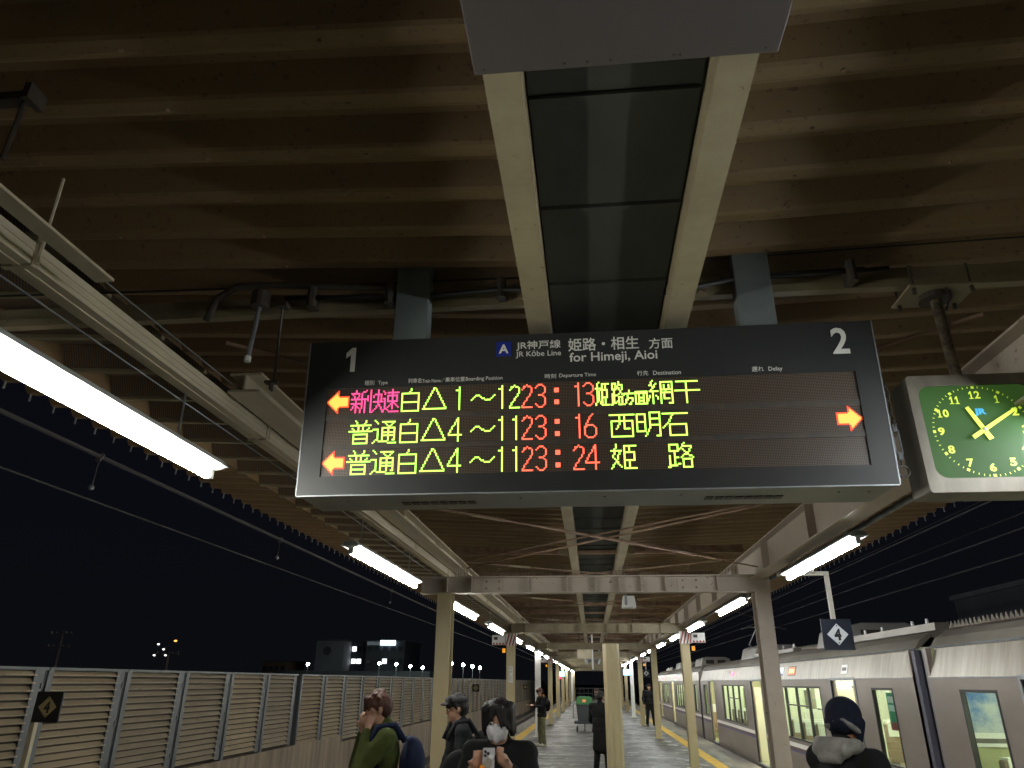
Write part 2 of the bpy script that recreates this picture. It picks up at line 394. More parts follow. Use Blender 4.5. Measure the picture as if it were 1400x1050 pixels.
# cable ducts on both sides
def duct(x, z, lab, y0=-6, w=.12, h=.095, m=duct_m):
    t = thing('cable_duct', lab, 'cable duct', (x, y0, z))
    y = y0; i = 0
    L0 = 2.2
    while y < 88:
        mb = MB().box(x-w/2, x+w/2, y+.01, min(y+L0, 88)-.01, z, z+h)
        for q in (.25, .62): mb.box(x+w/2, x+w/2+.004, y+.01, min(y+L0, 88)-.01, z+h*q, z+h*(q+.07))
        mb.box(x-w*.12, x+w*.12, y+.01, min(y+L0, 88)-.01, z-.006, z)
        mb.build('duct_length', m, t)
        mb = MB().box(x-w/2-.006, x+w/2+.006, y-.012, y+.012, z-.009, z+h+.005); mb.tube([(x+w/2+.02, y, z), (x+w/2+.02, y, z+.42)], .006, 5)
        mb.build('duct_bracket', m, t)
        y += L0
duct(-2.21, 3.36, 'pale ribbed cable duct running along the left lamp row', y0=-6.6)
def pipe(name, pts, r, m, lab, cat): 
    o = MB().tube(pts, r, 8).build(name, m, None, smooth=True); return props(o, lab, cat)
pipe('conduit', [(2.52, -4, 3.19), (2.52, 60, 3.19)], .028, galv, 'straight grey conduit pipe above the right lamp row', 'pipe')
pipe('support_wire', [(-2.05, -2, 3.18), (-2.05, 70, 3.06)], .004, galv, 'thin bright wire strung just above the left lamp row', 'wire')
pipe('support_wire', [(-2.33, -2, 3.62), (-1.95, 8.2, 3.42)], .004, galv, 'thin bright wire running down beside the left girder', 'wire')

# hanging conduit, round box and rods by the board, left
t = thing('conduit_run', 'black cables and grey pipes clipped along the purlin behind the board', 'cables', (0.000, 3.631, 3.933))
MB().tube([(-2.243, 3.588, 3.847), (-2.200, 3.588, 3.997), (-2.083, 3.588, 4.071), (-1.922, 3.599, 4.082), (-1.282, 3.610, 4.039), (-1.153, 3.610, 4.029)], .022, 8).build('pipe', dark_m, t, smooth=True)
MB().tube([(-1.762, 3.588, 3.975), (-1.282, 3.610, 3.970), (-0.854, 3.610, 3.959), (-0.481, 3.588, 3.965), (-0.320, 3.546, 3.933), (0.534, 3.546, 3.869), (0.662, 3.567, 3.911), (0.961, 3.610, 3.986), (1.602, 3.610, 3.997)], .016, 8).build('cable', cable_m, t, smooth=True)
MB().tube([(0.801, 3.599, 3.965), (1.282, 3.610, 3.981), (1.730, 3.610, 3.997)], .013, 8).build('cable', cable_m, t, smooth=True)
MB().tube([(-4.913, 3.621, 4.136), (-2.456, 3.631, 4.093), (-1.068, 3.631, 4.071), (-0.320, 3.631, 4.066)], .007, 6).build('cable', cable_m, t)
MB().tube([(0.748, 3.621, 4.114), (1.495, 3.631, 4.146), (2.777, 3.631, 4.178), (4.806, 3.631, 4.253)], .005, 6).build('cable', cable_m, t)
for x in (-1.6, -1.12, -.45, .66, 1.52, 2.67): MB().box(x-.022, x+.022, 3.58, 3.67, 3.92, 4.03).tube([(x, 3.59, 3.91), (x, 3.59, 4.04)], .028, 8).build('clamp', dark_m, t)
t = thing('junction_box', 'round dark junction box on the purlin with a rod hanging below it', 'junction box', (-1.901, 3.556, 3.933))
MB().tube([(-1.901, 3.556, 3.997), (-1.901, 3.556, 3.901)], .055, 14).build('lid', dark_m, t)
MB().tube([(-1.901, 3.556, 3.901), (-1.922, 3.556, 3.569)], .014, 8).build('hanging_pipe', galv, t)
MB().tube([(-1.922, 3.556, 3.580), (-1.922, 3.556, 3.548)], .02, 8).build('nozzle', white_p, t)
t = thing('hanger_rod', 'threaded rod with clamp holding the duct beside the round junction box', 'rod', (-1.773, 3.588, 3.933))
MB().tube([(-1.773, 3.588, 3.954), (-1.858, 3.791, 3.527)], .008, 6).build('rod', dark_m, t)
MB().box(-1.80, -1.74, 3.56, 3.62, 3.91, 3.94).box(-1.91, -1.83, 3.77, 3.81, 3.505, 3.52).box(-1.875, -1.865, 3.77, 3.81, 3.46, 3.505).build('clamp', dark_m, t)
# camera bracket, far upper left
t = thing('bracket_arm', 'dark bracket with strut reaching in at the upper left under the roof', 'bracket', (-2.3, 2.1, 3.8))
MB().box(-2.9, -2.20, 1.98, 2.03, 4.015, 4.055).build('arm', dark_m, t)
MB().box(-2.20, -2.17, 1.96, 2.05, 4.0, 4.075).build('end_plate', dark_m, t)
MB().tube([(-2.215, 2.0, 4.015), (-2.225, 2.0, 3.72)], .010, 6).build('strut', dark_m, t)

# ------------------------------------------------------------------ fluorescent lamps
def make_lamp(name, label, L, tm, group, body=lamp_body):
    t = thing(name, label, 'lamp', (0, 0, 0), 0, group)
    MB().prism([(-.082, .018), (.082, .018), (.045, .058), (-.045, .058)], 'y', 0, L).build('housing', body, t, local=True)
    MB().prism([(-.085, .0175), (-.025, .0), (.025, .0), (.085, .0175)], 'y', .015, L-.015).build('reflector', white_p, t, local=True)
    for k in range(1):
        y0 = .07; y1 = L-.07
        MB().tube([(0, y0, -.030), (0, y1, -.030)], .026, 10).build('tube', tm, t, local=True, smooth=False)
        mb = MB()
        for yy in (y0-.02, y1+.02): mb.box(-.02, .02, yy-.018, yy+.018, -.05, .01)
        mb.build('tube_holder', white_p, t, local=True)
    return t
def lampset(x, z, ys, side, proto):
    grp = 'fluorescent lamps in the %s row' % side
    for i, y in enumerate(ys):
        lab = '%s fluorescent lamp from the camera in the %s row under the canopy' % (ORD[i].capitalize(), side)
        r = proto if i == 0 else dup(proto, (x, y, z), label=lab)
        r.location = (x, y, z); r['label'] = lab; r['group'] = grp
        for dy in (.3, 2.1): MB().tube([(x, y+dy, z+.055), (x, y+dy, z+.30)], .006, 5).build('suspension_rod', galv, r)
pl = make_lamp('fluorescent_lamp', 'x', 2.5, tube_m, 'g')
lampset(-2.02, 2.90, [1.08, 5.95, 10.55, 14.75, 19.3, 23.9, 28.4, 33, 37.4, 42, 46.5, 51, 55.5, 60, 65, 70, 75, 80, 85], 'left', pl)
pr = make_lamp('fluorescent_lamp', 'x', 2.5, tube_r, 'g', galv)
lampset(2.36, 3.03, [6.5, 11.4, 15.9, 20.2, 24.7, 29.2, 33.7, 38.3, 42.8, 47.2, 52, 57, 62, 68, 74, 80], 'right', pr)
# camera-side lamp, hidden behind the clock in the photo
rr = dup(pr, (2.36, 1.2, 3.03), label='Fluorescent lamp behind the green clock, nearest of the right row', group='fluorescent lamps in the right row')

# ------------------------------------------------------------------ departure board
YT, ZT = 3.565, 3.65
UPx = (0, -.062, .998)
def fp(u, v, out=0.0): return (u, YT+.062*v-.998*out, ZT-.998*v-.062*out)
def fbox(mb, u0, u1, v0, v1, o0, o1):
    return mb.add([fp(u0,v0,o0),fp(u1,v0,o0),fp(u1,v1,o0),fp(u0,v1,o0),fp(u0,v0,o1),fp(u1,v0,o1),fp(u1,v1,o1),fp(u0,v1,o1)],
                  [(0,3,2,1),(4,5,6,7),(0,1,5,4),(1,2,6,5),(2,3,7,6),(3,0,4,7)])
board = thing('departure_board', 'wide dark LED departure board with three lit rows hanging across the platform', 'departure board', (0, 3.8, 2.76))
face_m = mat('board_face_enamel', (.020, .022, .022), .45, spec=.35, c2=(.026, .028, .027), scale=2, bump=.03, bscale=3)
case_m = mat('board_case_grey', (.29, .30, .26), .42, .1, c2=(.23, .24, .21), scale=2)
HB = .887
# case body (trapezoid section, leaning faces both sides)
MB().prism([(YT+.015, ZT), (YT+.062*HB+.012, ZT-.998*HB), (4.0, 2.765), (4.02, ZT)], 'x', -1.545, 1.545).build('case', case_m, board, bevel=.004)
mb = MB()   # face bezel around the LED window
fbox(mb, -1.55, 1.55, 0, .284, -.012, .006); fbox(mb, -1.55, 1.55, .787, HB, -.012, .006)
fbox(mb, -1.55, -1.430, .284, .787, -.012, .006); fbox(mb, 1.432, 1.55, .284, .787, -.012, .006)
mb.build('bezel', face_m, board)
mb = MB(); fbox(mb, -1.430, 1.432, .441, .470, -.010, .002); fbox(mb, -1.430, 1.432, .609, .638, -.010, .002)
mb.build('row_divider', dark_m, board)
mb = MB(); fbox(mb, -1.556, -1.5505, 0, HB, -.02, .008); fbox(mb, 1.5505, 1.556, 0, HB, -.02, .008); fbox(mb, -1.55, 1.55, HB, HB+.006, -.02, .008)
mb.build('edge_trim', galv, board)
# unlit LED field: dark lens grid
lm = bpy.data.materials.new('led_field'); t_, b_ = nodes(lm); N = t_.nodes; L = t_.links
g = N.new('ShaderNodeNewGeometry'); s_ = N.new('ShaderNodeSeparateXYZ'); L.new(g.outputs['Position'], s_.inputs[0])
def wave(sock, per):
    a = N.new('ShaderNodeMath'); a.operation = 'MULTIPLY'; a.inputs[1].default_value = 2*math.pi/per; L.new(sock, a.inputs[0])
    c = N.new('ShaderNodeMath'); c.operation = 'COSINE'; L.new(a.outputs[0], c.inputs[0])
    d = N.new('ShaderNodeMapRange'); d.inputs['From Min'].default_value = -.2; d.inputs['From Max'].default_value = .5; L.new(c.outputs[0], d.inputs['Value']); return d.outputs[0]
wx = wave(s_.outputs['X'], .0085); wz = wave(s_.outputs['Z'], .0085)
pm = N.new('ShaderNodeMath'); pm.operation = 'MULTIPLY'; L.new(wx, pm.inputs[0]); L.new(wz, pm.inputs[1])
mx = N.new('ShaderNodeMix'); mx.data_type = 'RGBA'; L.new(pm.outputs[0], mx.inputs['Factor']); mx.inputs['A'].default_value = (.022, .016, .012, 1); mx.inputs['B'].default_value = (.20, .145, .10, 1)
L.new(mx.outputs['Result'], b_.inputs['Base Color']); b_.inputs['Roughness'].default_value = .38
for v0, v1 in ((.284, .441), (.470, .609), (.638, .787)):
    mb = MB(); fbox(mb, -1.430, 1.432, v0, v1, -.012, -.004); mb.build('led_module', lm, board)
print_m = mat('white_board_print', (.62, .62, .56), .5)
FN = lambda u, v: fp(u, v, .009)
FN2 = lambda u, v: fp(u, v, .0115)
blue_m = mat('line_symbol_blue', (.01, .025, .22), .4)
mb = MB(); fbox(mb, -.470, -.387, .040, .127, .006, .009); mb.build('line_symbol', blue_m, board)
for body, u, v, w, h, bd in (('2', 1.333, .036, .088, .150, .02), ('JR神戸線', -.358, .040, .248, .058, .01), ('JR Kōbe Line', -.361, .101, .252, .042, .008),
    ('姫路・相生', -.069, .036, .388, .078, .012), ('方面', .373, .053, .128, .064, .01), ('for Himeji, Aioi', -.063, .122, .477, .070, .012),
    ('種別', -1.215, .243, .055, .028, .005), ('Type', -1.138, .247, .055, .028, .003), ('列車名', -.965, .240, .075, .027, .005), ('Train Name／', -.885, .243, .125, .026, .003), ('乗車位置', -.755, .240, .110, .027, .005), ('Boarding Position', -.640, .243, .205, .028, .003),
    ('時刻', -.201, .241, .062, .027, .005), ('Departure Time', -.122, .243, .200, .027, .003), ('行先', .299, .242, .060, .028, .005), ('Destination', .385, .245, .147, .024, .003), ('遅れ', .904, .242, .062, .028, .005), ('Delay', .990, .245, .072, .030, .003)):
    letter('lettering', body, print_m, board, FN, u, v, w, h, bd)
letter('lettering', 'A', print_m, board, FN2, -.456, .056, .055, .055, .03)
ONE = [(.58, 0), (1, 0), (1, 1), (.50, 1), (.50, .30), (0, .44), (0, .22)]
def one(name, m, parent, fn, u, v, w, h, serif=False):
    mb = MB().add([fn(u+a*w, v+b*h) for a, b in ONE], [(0, 6, 5, 4, 3, 2, 1)][:1])
    if serif: mb.add([fn(u-.05*w, v+h*.90), fn(u+1.45*w, v+h*.90), fn(u+1.45*w, v+h), fn(u-.05*w, v+h)], [(0, 1, 2, 3)])
    return mb.build(name, m, parent)
one('lettering', print_m, board, FN, -1.335, .040, .056, .146)
# LED dots
def line(set_, pts):
    for (x0, y0), (x1, y1) in zip(pts, pts[1:]):
        n = max(abs(x1-x0), abs(y1-y0), 1); n = int(math.ceil(n))
        for i in range(n+1): set_.add((int(round(x0+(x1-x0)*i/n+1e-6)), int(round(y0+(y1-y0)*i/n+1e-6))))
G = {
 '白': '8,0 7,2|2,3 13,3 13,15 2,15 2,3|2,9 13,9', '△': '7,0 0,14|8,0 15,14|0,14 15,14',
 '普': '4,0 5,2|11,0 10,2|1,3 14,3|6,3 6,7|9,3 9,7|2,5 3,6|13,5 12,6|0,7 15,7|3,9 12,9 12,15 3,15 3,9|3,12 12,12',
 '通': '1,0 3,2|0,6 3,6 3,12 0,15|3,13 5,14 15,15|6,1 14,1 11,4|8,2 10,4|6,5 14,5 14,13 13,13|6,5 6,13|6,8 14,8|6,10 14,10|10,4 10,13',
 '新': '3,0 3,2|0,2 5,2|1,3 2,5|5,3 4,5|0,6 6,6|3,6 3,15|0,9 6,9|2,10 0,13|4,11 5,12|10,0 7,2 7,9 6,15|7,6 10,6|9,6 9,15',
 '快': '2,0 2,15|0,4 0,7|4,4 4,5|5,3 9,3 9,8|4,8 10,8|7,0 7,9 6,12 3,15|7,9 10,15',
 '速': '0,1 1,3|0,6 1,6 1,12 0,15|2,13 4,15 10,15|3,2 10,2|6,0 6,13|3,4 9,4 9,8 3,8 3,4|6,9 3,12|7,9 10,12',
 '網': '3,0 1,3 4,4|5,2 1,7 6,7|3,8 3,15|1,10 0,13|5,10 6,12|8,1 15,1 15,15 13,15|8,1 8,15|10,3 10,5|13,3 13,5|9,6 14,6|11,6 11,8|9,8 14,8|10,9 10,12 13,12',
 '干': '1,1 14,1|0,7 15,7|7,1 7,15', '西': '0,1 15,1|1,5 14,5 14,15 1,15 1,5|6,1 6,7 4,10|9,1 9,10 12,10',
 '明': '0,1 5,1 5,12 0,12 0,1|0,6 5,6|8,0 14,0 14,15 12,15|8,0 8,10 5,15|8,4 14,4|8,8 14,8', '石': '0,1 15,1|6,1 4,6 0,10|4,8 14,8 14,15 4,15 4,8',
 '姫': '3,0 1,8 6,14|0,4 6,4|5,4 4,9 0,15|8,1 15,1|8,1 8,15 15,15|8,5 14,5 14,10 8,10|11,1 11,5|11,10 11,15',
 '路': '1,1 6,1 6,5 1,5 1,1|4,5 4,14|4,9 6,9|1,8 1,14|0,15 7,13|10,0 7,4|9,2 14,2 13,5 8,9|9,4 12,7 15,9|9,10 14,10 14,15 9,15 9,10',
 '方': '7,0 7,3|0,3 15,3|5,3 5,8 1,15|5,8 12,8 11,15 8,15', '面': '0,1 15,1|7,1 6,4|1,4 14,4 14,15 1,15 1,4|5,4 5,15|10,4 10,15|5,8 10,8|5,11 10,11',
 '1': '2,2 4,1|4,0 4,15', '2': '0,3 1,1 3,0 5,1 6,3 6,5 0,14 0,15 6,15', '3': '0,2 2,0 4,0 6,2 6,5 4,7 2,7|4,7 6,9 6,13 4,15 2,15 0,13',
 '4': '6,0 0,10 0,11 8,11|6,0 6,15', '6': '5,0 3,2 0,8 0,13 2,15 5,15 7,13 7,9 5,7 2,7 0,9', '~': '0,9 3,6 5,6 9,9 12,9 15,6'}
def glyph(ch, sx=1., sy=1., oy=0):
    if ch == ':':
        return {(x, y) for x in (6, 7, 8) for y in (3, 4, 5, 11, 12, 13)}
    if ch in '<>':
        s = set()
        for x in range(0, 8):
            for y in range(16):
                if abs(y-7.5) <= x+.5: s.add((x, y))
        for x in range(8, 15):
            for y in range(4, 12): s.add((x, y))
        return s if ch == '<' else {(15-x, y) for x, y in s}
    s = set()
    for st in G[ch].split('|'):
        line(s, [(float(p.split(',')[0])*sx, float(p.split(',')[1])*sy+oy) for p in st.split()])
    return s
led_g = emis('led_green', (.50, 1.0, .10), 1.9); led_r = emis('led_red', (1.0, .115, .06), 1.9); led_o = emis('led_orange', (1.0, .50, .075), 1.3); led_p = emis('led_magenta', (1.0, .07, .26), 1.4)
led_e = emis('led_red_edge', (1.0, .06, .015), 1.2)
DP = .0085
def led(ch, col, cell, row, m, sx=1., sy=1., oy=0, nm='led_character'):
    v0 = (.2935, .4715, .6420)[row]; u0 = -1.427
    pts = glyph(ch, sx, sy, oy); mb = MB(); me_ = MB()
    for x, y in pts:
        u = u0+(cell*16+x+.5)*DP; v = v0+(y+.5)*DP; r = .00425
        edge = nm == 'led_arrow' and not all((x+a, y+b) in pts for a, b in ((1,0),(-1,0),(0,1),(0,-1)))
        (me_ if edge else mb).add([fp(u-r, v-r, -.003), fp(u+r, v-r, -.003), fp(u+r, v+r, -.003), fp(u-r, v+r, -.003)], [(0, 3, 2, 1)])
    o = mb.build(nm, m, board)
    if me_.v: me_.build('arrow_outline', led_e, o)
    return o
for row in (0, 2): led('<', 0, 0, row, led_o, nm='led_arrow')
led('>', 0, 20, 1, led_o, nm='led_arrow')
led('新', 0, 1, 0, led_p); led('快', 0, 1+11/16, 0, led_p); led('速', 0, 1+21.5/16, 0, led_p)
for row in (1, 2): led('普', 0, 1, row, led_g); led('通', 0, 2, row, led_g)
for row in range(3):
    led('白', 0, 3, row, led_g); led('△', 0, 4, row, led_g); led('1' if row == 0 else '4', 0, 5.25 if row == 0 else 5.1, row, led_g); led('~', 0, 6, row, led_g)
    led('1', 0, 7+.0, row, led_g); led('2' if row == 0 else '1', 0, 7.56, row, led_g)
    led('2', 0, 8.06, row, led_r); led('3', 0, 8.6, row, led_r); led(':', 0, 9, row, led_r)
for row, a, b in ((0, '1', '3'), (1, '1', '6'), (2, '2', '4')): led(a, 0, 10.06, row, led_r); led(b, 0, 10.52, row, led_r)
led('姫', 0, 11, 0, led_g, 8/15); led('路', 0, 11+9.5/16, 0, led_g, 8/15); led('方', 0, 12.12, 0, led_g, 6/15, 9/15, 6); led('面', 0, 12.56, 0, led_g, 7/15, 9/15, 6)
led('網', 0, 13.05, 0, led_g); led('干', 0, 14.1, 0, led_g)
led('西', 0, 11.5, 1, led_g); led('明', 0, 12.55, 1, led_g); led('石', 0, 13.55, 1, led_g)
led('姫', 0, 11.5, 2, led_g); led('路', 0, 13.65, 2, led_g)
# bottom vents, screws, hangers
for x0, x1 in ((-1.02, -.60), (.63, 1.04)):
    for k in range(8):
        w = (x1-x0)/8; MB().box(x0+k*w+.004, x0+(k+1)*w-.004, 3.80, 3.86, 2.760, 2.7645).build('vent_slot', dark_m, board)
mb = MB()
for x in (-1.3, -.35, .1, .5, 1.3, 1.45): mb.tube([(x, 3.75, 2.76), (x, 3.75, 2.765)], .006, 6)
mb.build('screw', dark_m, board)
hang_m = mat('hanger_blue_grey', (.16, .19, .19), .4, c2=(.12, .14, .14), scale=3)
for x0 in (-1.075, .875):
    MB().box(x0, x0+.20, 3.572, 3.672, 3.652, 4.16).build('hanger_post', hang_m, board, bevel=.006)
# chain and turnbuckle on the board's right side
t = thing('turnbuckle_chain', 'small chain and turnbuckle hanging between the board and the clock', 'chain', (1.60, 3.66, 3.0))
for k in range(7):
    z = 3.30-k*.035
    mb = MB(); pts = [(1.60+(.012*math.cos(a) if k % 2 else 0), 3.66+(0 if k % 2 else .012*math.cos(a)), z+.022*math.sin(a)) for a in [i*math.pi/4 for i in range(9)]]
    mb.tube(pts, .0035, 5).build('chain_link', dark_m, t)
mb = MB().tube([(1.585, 3.66, 3.06), (1.585, 3.66, 2.93)], .005, 6).tube([(1.615, 3.66, 3.06), (1.615, 3.66, 2.93)], .005, 6).tube([(1.6, 3.66, 3.09), (1.6, 3.66, 3.05)], .012, 6).tube([(1.6, 3.66, 2.94), (1.6, 3.66, 2.90)], .012, 6)
mb.build('turnbuckle', galv, t)
pts = [(1.60+.03*math.cos(a), 3.66, 2.84+.03*math.sin(a)) for a in [i*math.pi/6 for i in range(13)]]
MB().tube(pts, .005, 6).build('ring', dark_m, t); MB().tube([(1.6, 3.66, 2.90), (1.6, 3.66, 2.87)], .005, 6).build('hook', dark_m, t)

# ------------------------------------------------------------------ clock
clk = thing('platform_clock', 'square grey cased clock with glowing green dial hanging by a pipe beside the board', 'clock', (2.0, 3.7, 2.71))
ck = mat('clock_case_metal', (.15, .137, .108), .5, .3, c2=(.115, .103, .08), scale=4, stretch=(3, 1, 1))
def rrect(x0, x1, z0, z1, r, n=6):
    P = []
    for cx, cz, a0 in ((x1-r, z1-r, 0), (x0+r, z1-r, 90), (x0+r, z0+r, 180), (x1-r, z0+r, 270)):
        for i in range(n+1): a = rad(a0+90*i/n); P.append((cx+r*math.cos(a), cz+r*math.sin(a)))
    return P
cx0, cx1, cz0, cz1 = 1.68, 2.32, 2.715, 3.335
MB().prism(rrect(cx0, cx1, cz0, cz1, .02, 3), 'y', 3.615, 3.80).build('case', ck, clk)
outer = rrect(cx0, cx1, cz0, cz1, .02); inner = rrect(1.725, 2.275, 2.785, 3.275, .06)
mb = MB(); n = len(outer)
vs = [(x, 3.60, z) for x, z in outer]+[(x, 3.597, z) for x, z in inner]+[(x, 3.614, z) for x, z in inner]+[(x, 3.614, z) for x, z in outer]
fs = []
for i in range(n):
    j = (i+1) % n; fs += [(i, j, n+j, n+i), (n+i, n+j, 2*n+j, 2*n+i), (j, i, 3*n+i, 3*n+j)]
mb.add(vs, fs).build('bezel', ck, clk)
# dial: internally lit green panel, glow strength uneven by noise
dm = bpy.data.materials.new('clock_dial'); t_, b_ = nodes(dm); N = t_.nodes; L = t_.links
tcn = N.new('ShaderNodeNewGeometry'); sp2 = N.new('ShaderNodeSeparateXYZ'); L.new(tcn.outputs['Position'], sp2.inputs[0])
b_.inputs['Base Color'].default_value = (.011, .042, .008, 1); b_.inputs['Roughness'].default_value = .6; b_.inputs['Specular IOR Level'].default_value = .2
b_.inputs['Emission Color'].default_value = (.065, .155, .03, 1)
ns = N.new('ShaderNodeTexNoise'); ns.inputs['Scale'].default_value = 3; L.new(tcn.outputs['Position'], ns.inputs['Vector'])
mr = N.new('ShaderNodeMapRange'); mr.inputs['To Min'].default_value = .12; mr.inputs['To Max'].default_value = .42; L.new(ns.outputs[0], mr.inputs['Value']); L.new(mr.outputs[0], b_.inputs['Emission Strength'])
MB().prism(inner, 'y', 3.608, 3.6135).build('dial', dm, clk)
num_m = mat('clock_numeral_lime', (.50, .62, .05), .5, emit=(.50, .66, .06), es=.42)
CC = (2.0, 3.03)
def cf(u, v, y=3.6065): return (CC[0]+u, y, CC[1]-v)
for k in range(1, 13):
    a = rad(30*k); w = .052 if k >= 10 else (.016 if k == 1 else .032); h = .042; ru = .192
    u0_, v0_ = ru*math.sin(a)*1.04-w/2, -ru*math.cos(a)-h/2
    if k in (1, 10, 11, 12):
        q_ = one('numeral', num_m, clk, cf, u0_, v0_, .014, h, True)
        if k == 11: one('second_digit', num_m, q_, cf, u0_+.027, v0_, .014, h, True)
        elif k > 1: letter('second_digit', str(k-10), num_m, q_, cf, u0_+.026, v0_, .028, h, .03)
    else: letter('numeral', str(k), num_m, clk, cf, u0_, v0_, w, h, .03)
mb = MB()
for k in range(60):
    a = rad(6*k); big = k % 5 == 0; r0, r1, hw = (.226, .240, .0075) if big else (.229, .239, .0018)
    ra, ta = Vector((math.sin(a), 0, math.cos(a))), Vector((math.cos(a), 0, -math.sin(a))); c = Vector((CC[0], 3.6065, CC[1]))
    mb.add([c+ra*r0*1.0-ta*hw, c+ra*r0-ta*-hw, c+ra*r1+ta*hw, c+ra*r1-ta*hw], [(0, 1, 2, 3)])
mb.build('minute_mark', num_m, clk, kind='stuff')
def hand(nm, ang, r0, r1, w0, w1, y):
    a = rad(ang); ra, ta = Vector((math.sin(a), 0, math.cos(a))), Vector((math.cos(a), 0, -math.sin(a))); c = Vector((CC[0], y, CC[1])); d = Vector((0, .004, 0))
    q = [c+ra*r0-ta*w0, c+ra*r0+ta*w0, c+ra*r1+ta*w1, c+ra*r1-ta*w1]
    MB().add(q+[p-d for p in q], [(0,1,2,3),(7,6,5,4),(0,4,5,1),(1,5,6,2),(2,6,7,3),(3,7,4,0)]).build(nm, num_m, clk)
hand('hour_hand', 335, -.055, .135, .013, .009, 3.598); hand('minute_hand', 58, -.075, .205, .011, .007, 3.592)
MB().tube([(CC[0], 3.60, CC[1]), (CC[0], 3.583, CC[1])], .009, 10).build('hub', galv, clk)
jr_m = mat('clock_logo_blue', (.02, .22, .40), .5, emit=(.03, .35, .6), es=.3)
letter('logo', 'JR', jr_m, clk, cf, -.022, -.118, .060, .042, .05)
MB().tube([(1.99, 3.70, 3.335), (1.98, 3.70, 3.85)], .028, 14).build('pipe', mat('stained_pipe', (.20, .16, .10), .55, .2, c2=(.05, .04, .03), scale=18), clk, smooth=False)
MB().tube([(1.98, 3.70, 3.855), (1.98, 3.70, 3.825)], .085, 18).build('flange', dark_m, clk)
MB().box(1.80, 2.16, 3.57, 3.83, 3.856, 3.868).build('mounting_plate', cream2, clk)
mb = MB()
for x in (1.83, 2.13):
    for y in (3.60, 3.80): mb.tube([(x, y, 3.82), (x, y, 3.856)], .012, 6).tube([(x, y, 3.868), (x, y, 4.0)], .007, 6)
mb.build('bolt', dark_m, clk)
for x in (1.93, 1.99, 2.06): MB().tube([(x, 3.66, 3.335), (x, 3.66, 3.348)], .009, 6).build('cap_nut', galv, clk)
MB().tube([(1.93, 3.66, 3.86), (1.95, 3.62, 3.88), (2.0, 3.60, 3.87), (2.02, 3.64, 3.80), (2.0, 3.66, 3.74)], .007, 6).build('power_cable', cable_m, clk)

# ------------------------------------------------------------------ noise barrier and its concrete wall
conc_w = mat('stained_wall_concrete', (.24, .19, .13), .8, c2=(.10, .075, .05), scale=2.6, amt=.52, sharp=.16, bump=.3, stretch=(1, 1.6, .12))
slat_ms = [mat('beige_louvre_%s' % n_, c_, .5, c2=tuple(q*.68 for q in c_), scale=2.2, amt=.5, sharp=.2, spots=(11, .66, (.14, .11, .08)), stretch=(1, .5, 2)) for n_, c_ in (('clean', (.37, .30, .20)), ('greyed', (.32, .27, .19)), ('stained', (.33, .255, .165)))]
frame_m = mat('barrier_frame_grey', (.11, .118, .12), .5, .3, c2=(.09, .10, .105), scale=5)
back_m = mat('absorber_backing', (.055, .045, .035), .8)
FX = -7.2; SP = 1.74
wall = thing('concrete_wall', 'stained concrete retaining wall below the louvred noise barrier', 'wall', (FX-.1, 5, -1.15))
y = 0.2; k = 0
bz = lambda y: .44 if y < 18.4 else (.27 if y < 36 else (.18 if y < 60 else .08))
while y < 120:
    L_ = 3.6; MB().box(FX-.30, FX+.06, y+.006, y+L_-.006, -1.2, bz(y+.1)-.03).build('wall_section', conc_w, wall); y += L_
bar = thing('noise_barrier', 'long louvred noise barrier of beige slats between grey steel posts', 'fence', (FX, 5, .4))
ys = [9.46-SP*3+i*SP for i in range(9)]; y = ys[-1]+.48; ys2 = [18.4+i*SP for i in range(58)]
def run(ys_, start):
    global nsl
    for i in range(len(ys_)-1):
        a, b = ys_[i], ys_[i+1]; zb = bz(a); zt = 1.95
        mb = MB(); mb.box(FX-.05, FX+.05, a-.055, a-.045, zb-.06, zt+.02); mb.box(FX-.05, FX+.05, a+.045, a+.055, zb-.06, zt+.02); mb.box(FX-.05, FX-.04, a-.045, a+.045, zb-.06, zt+.02)
        mb.box(FX+.045, FX+.055, a-.01, a+.09, zb-.06, zt+.02)
        mb.build('barrier_post', frame_m, bar)
        MB().box(FX-.055, FX+.075, a-.02, b-.04, zt, zt+.035).build('top_rail', frame_m, bar)
        MB().box(FX-.055, FX-.045, a+.06, b-.06, zb, zt).build('backing_sheet', back_m, bar)
        # side channel with clips at the right end of each panel
        mb = MB().box(FX+.03, FX+.04, b-.24, b-.06, zb, zt)
        for q in (.12, .5, .85): mb.box(FX+.04, FX+.055, b-.10, b-.07, zb+(zt-zb)*q, zb+(zt-zb)*q+.07)
        mb.build('side_channel', frame_m, bar)
        slat_m = random.choice(slat_ms); n = int((zt-zb)/.094); st = (zt-zb-.01)/n; far = MB()
        for j in range(n):
            z = zb+.005+j*st
            poly = [(FX-.03, z+st*.80), (FX+.045, z+st*.30), (FX+.045, z+st*.42), (FX-.03, z+st*.98)]
            if nsl < 300:
                MB().prism([(p, q) for p, q in poly], 'y', a+.062, b-.20).build('slat', slat_m, bar); nsl += 1
            else: far.prism(poly, 'y', a+.062, b-.20)
        if far.v: far.build('slat', slat_m, bar, kind='stuff')
nsl = 0
run(ys, 0); run(ys2, 1)

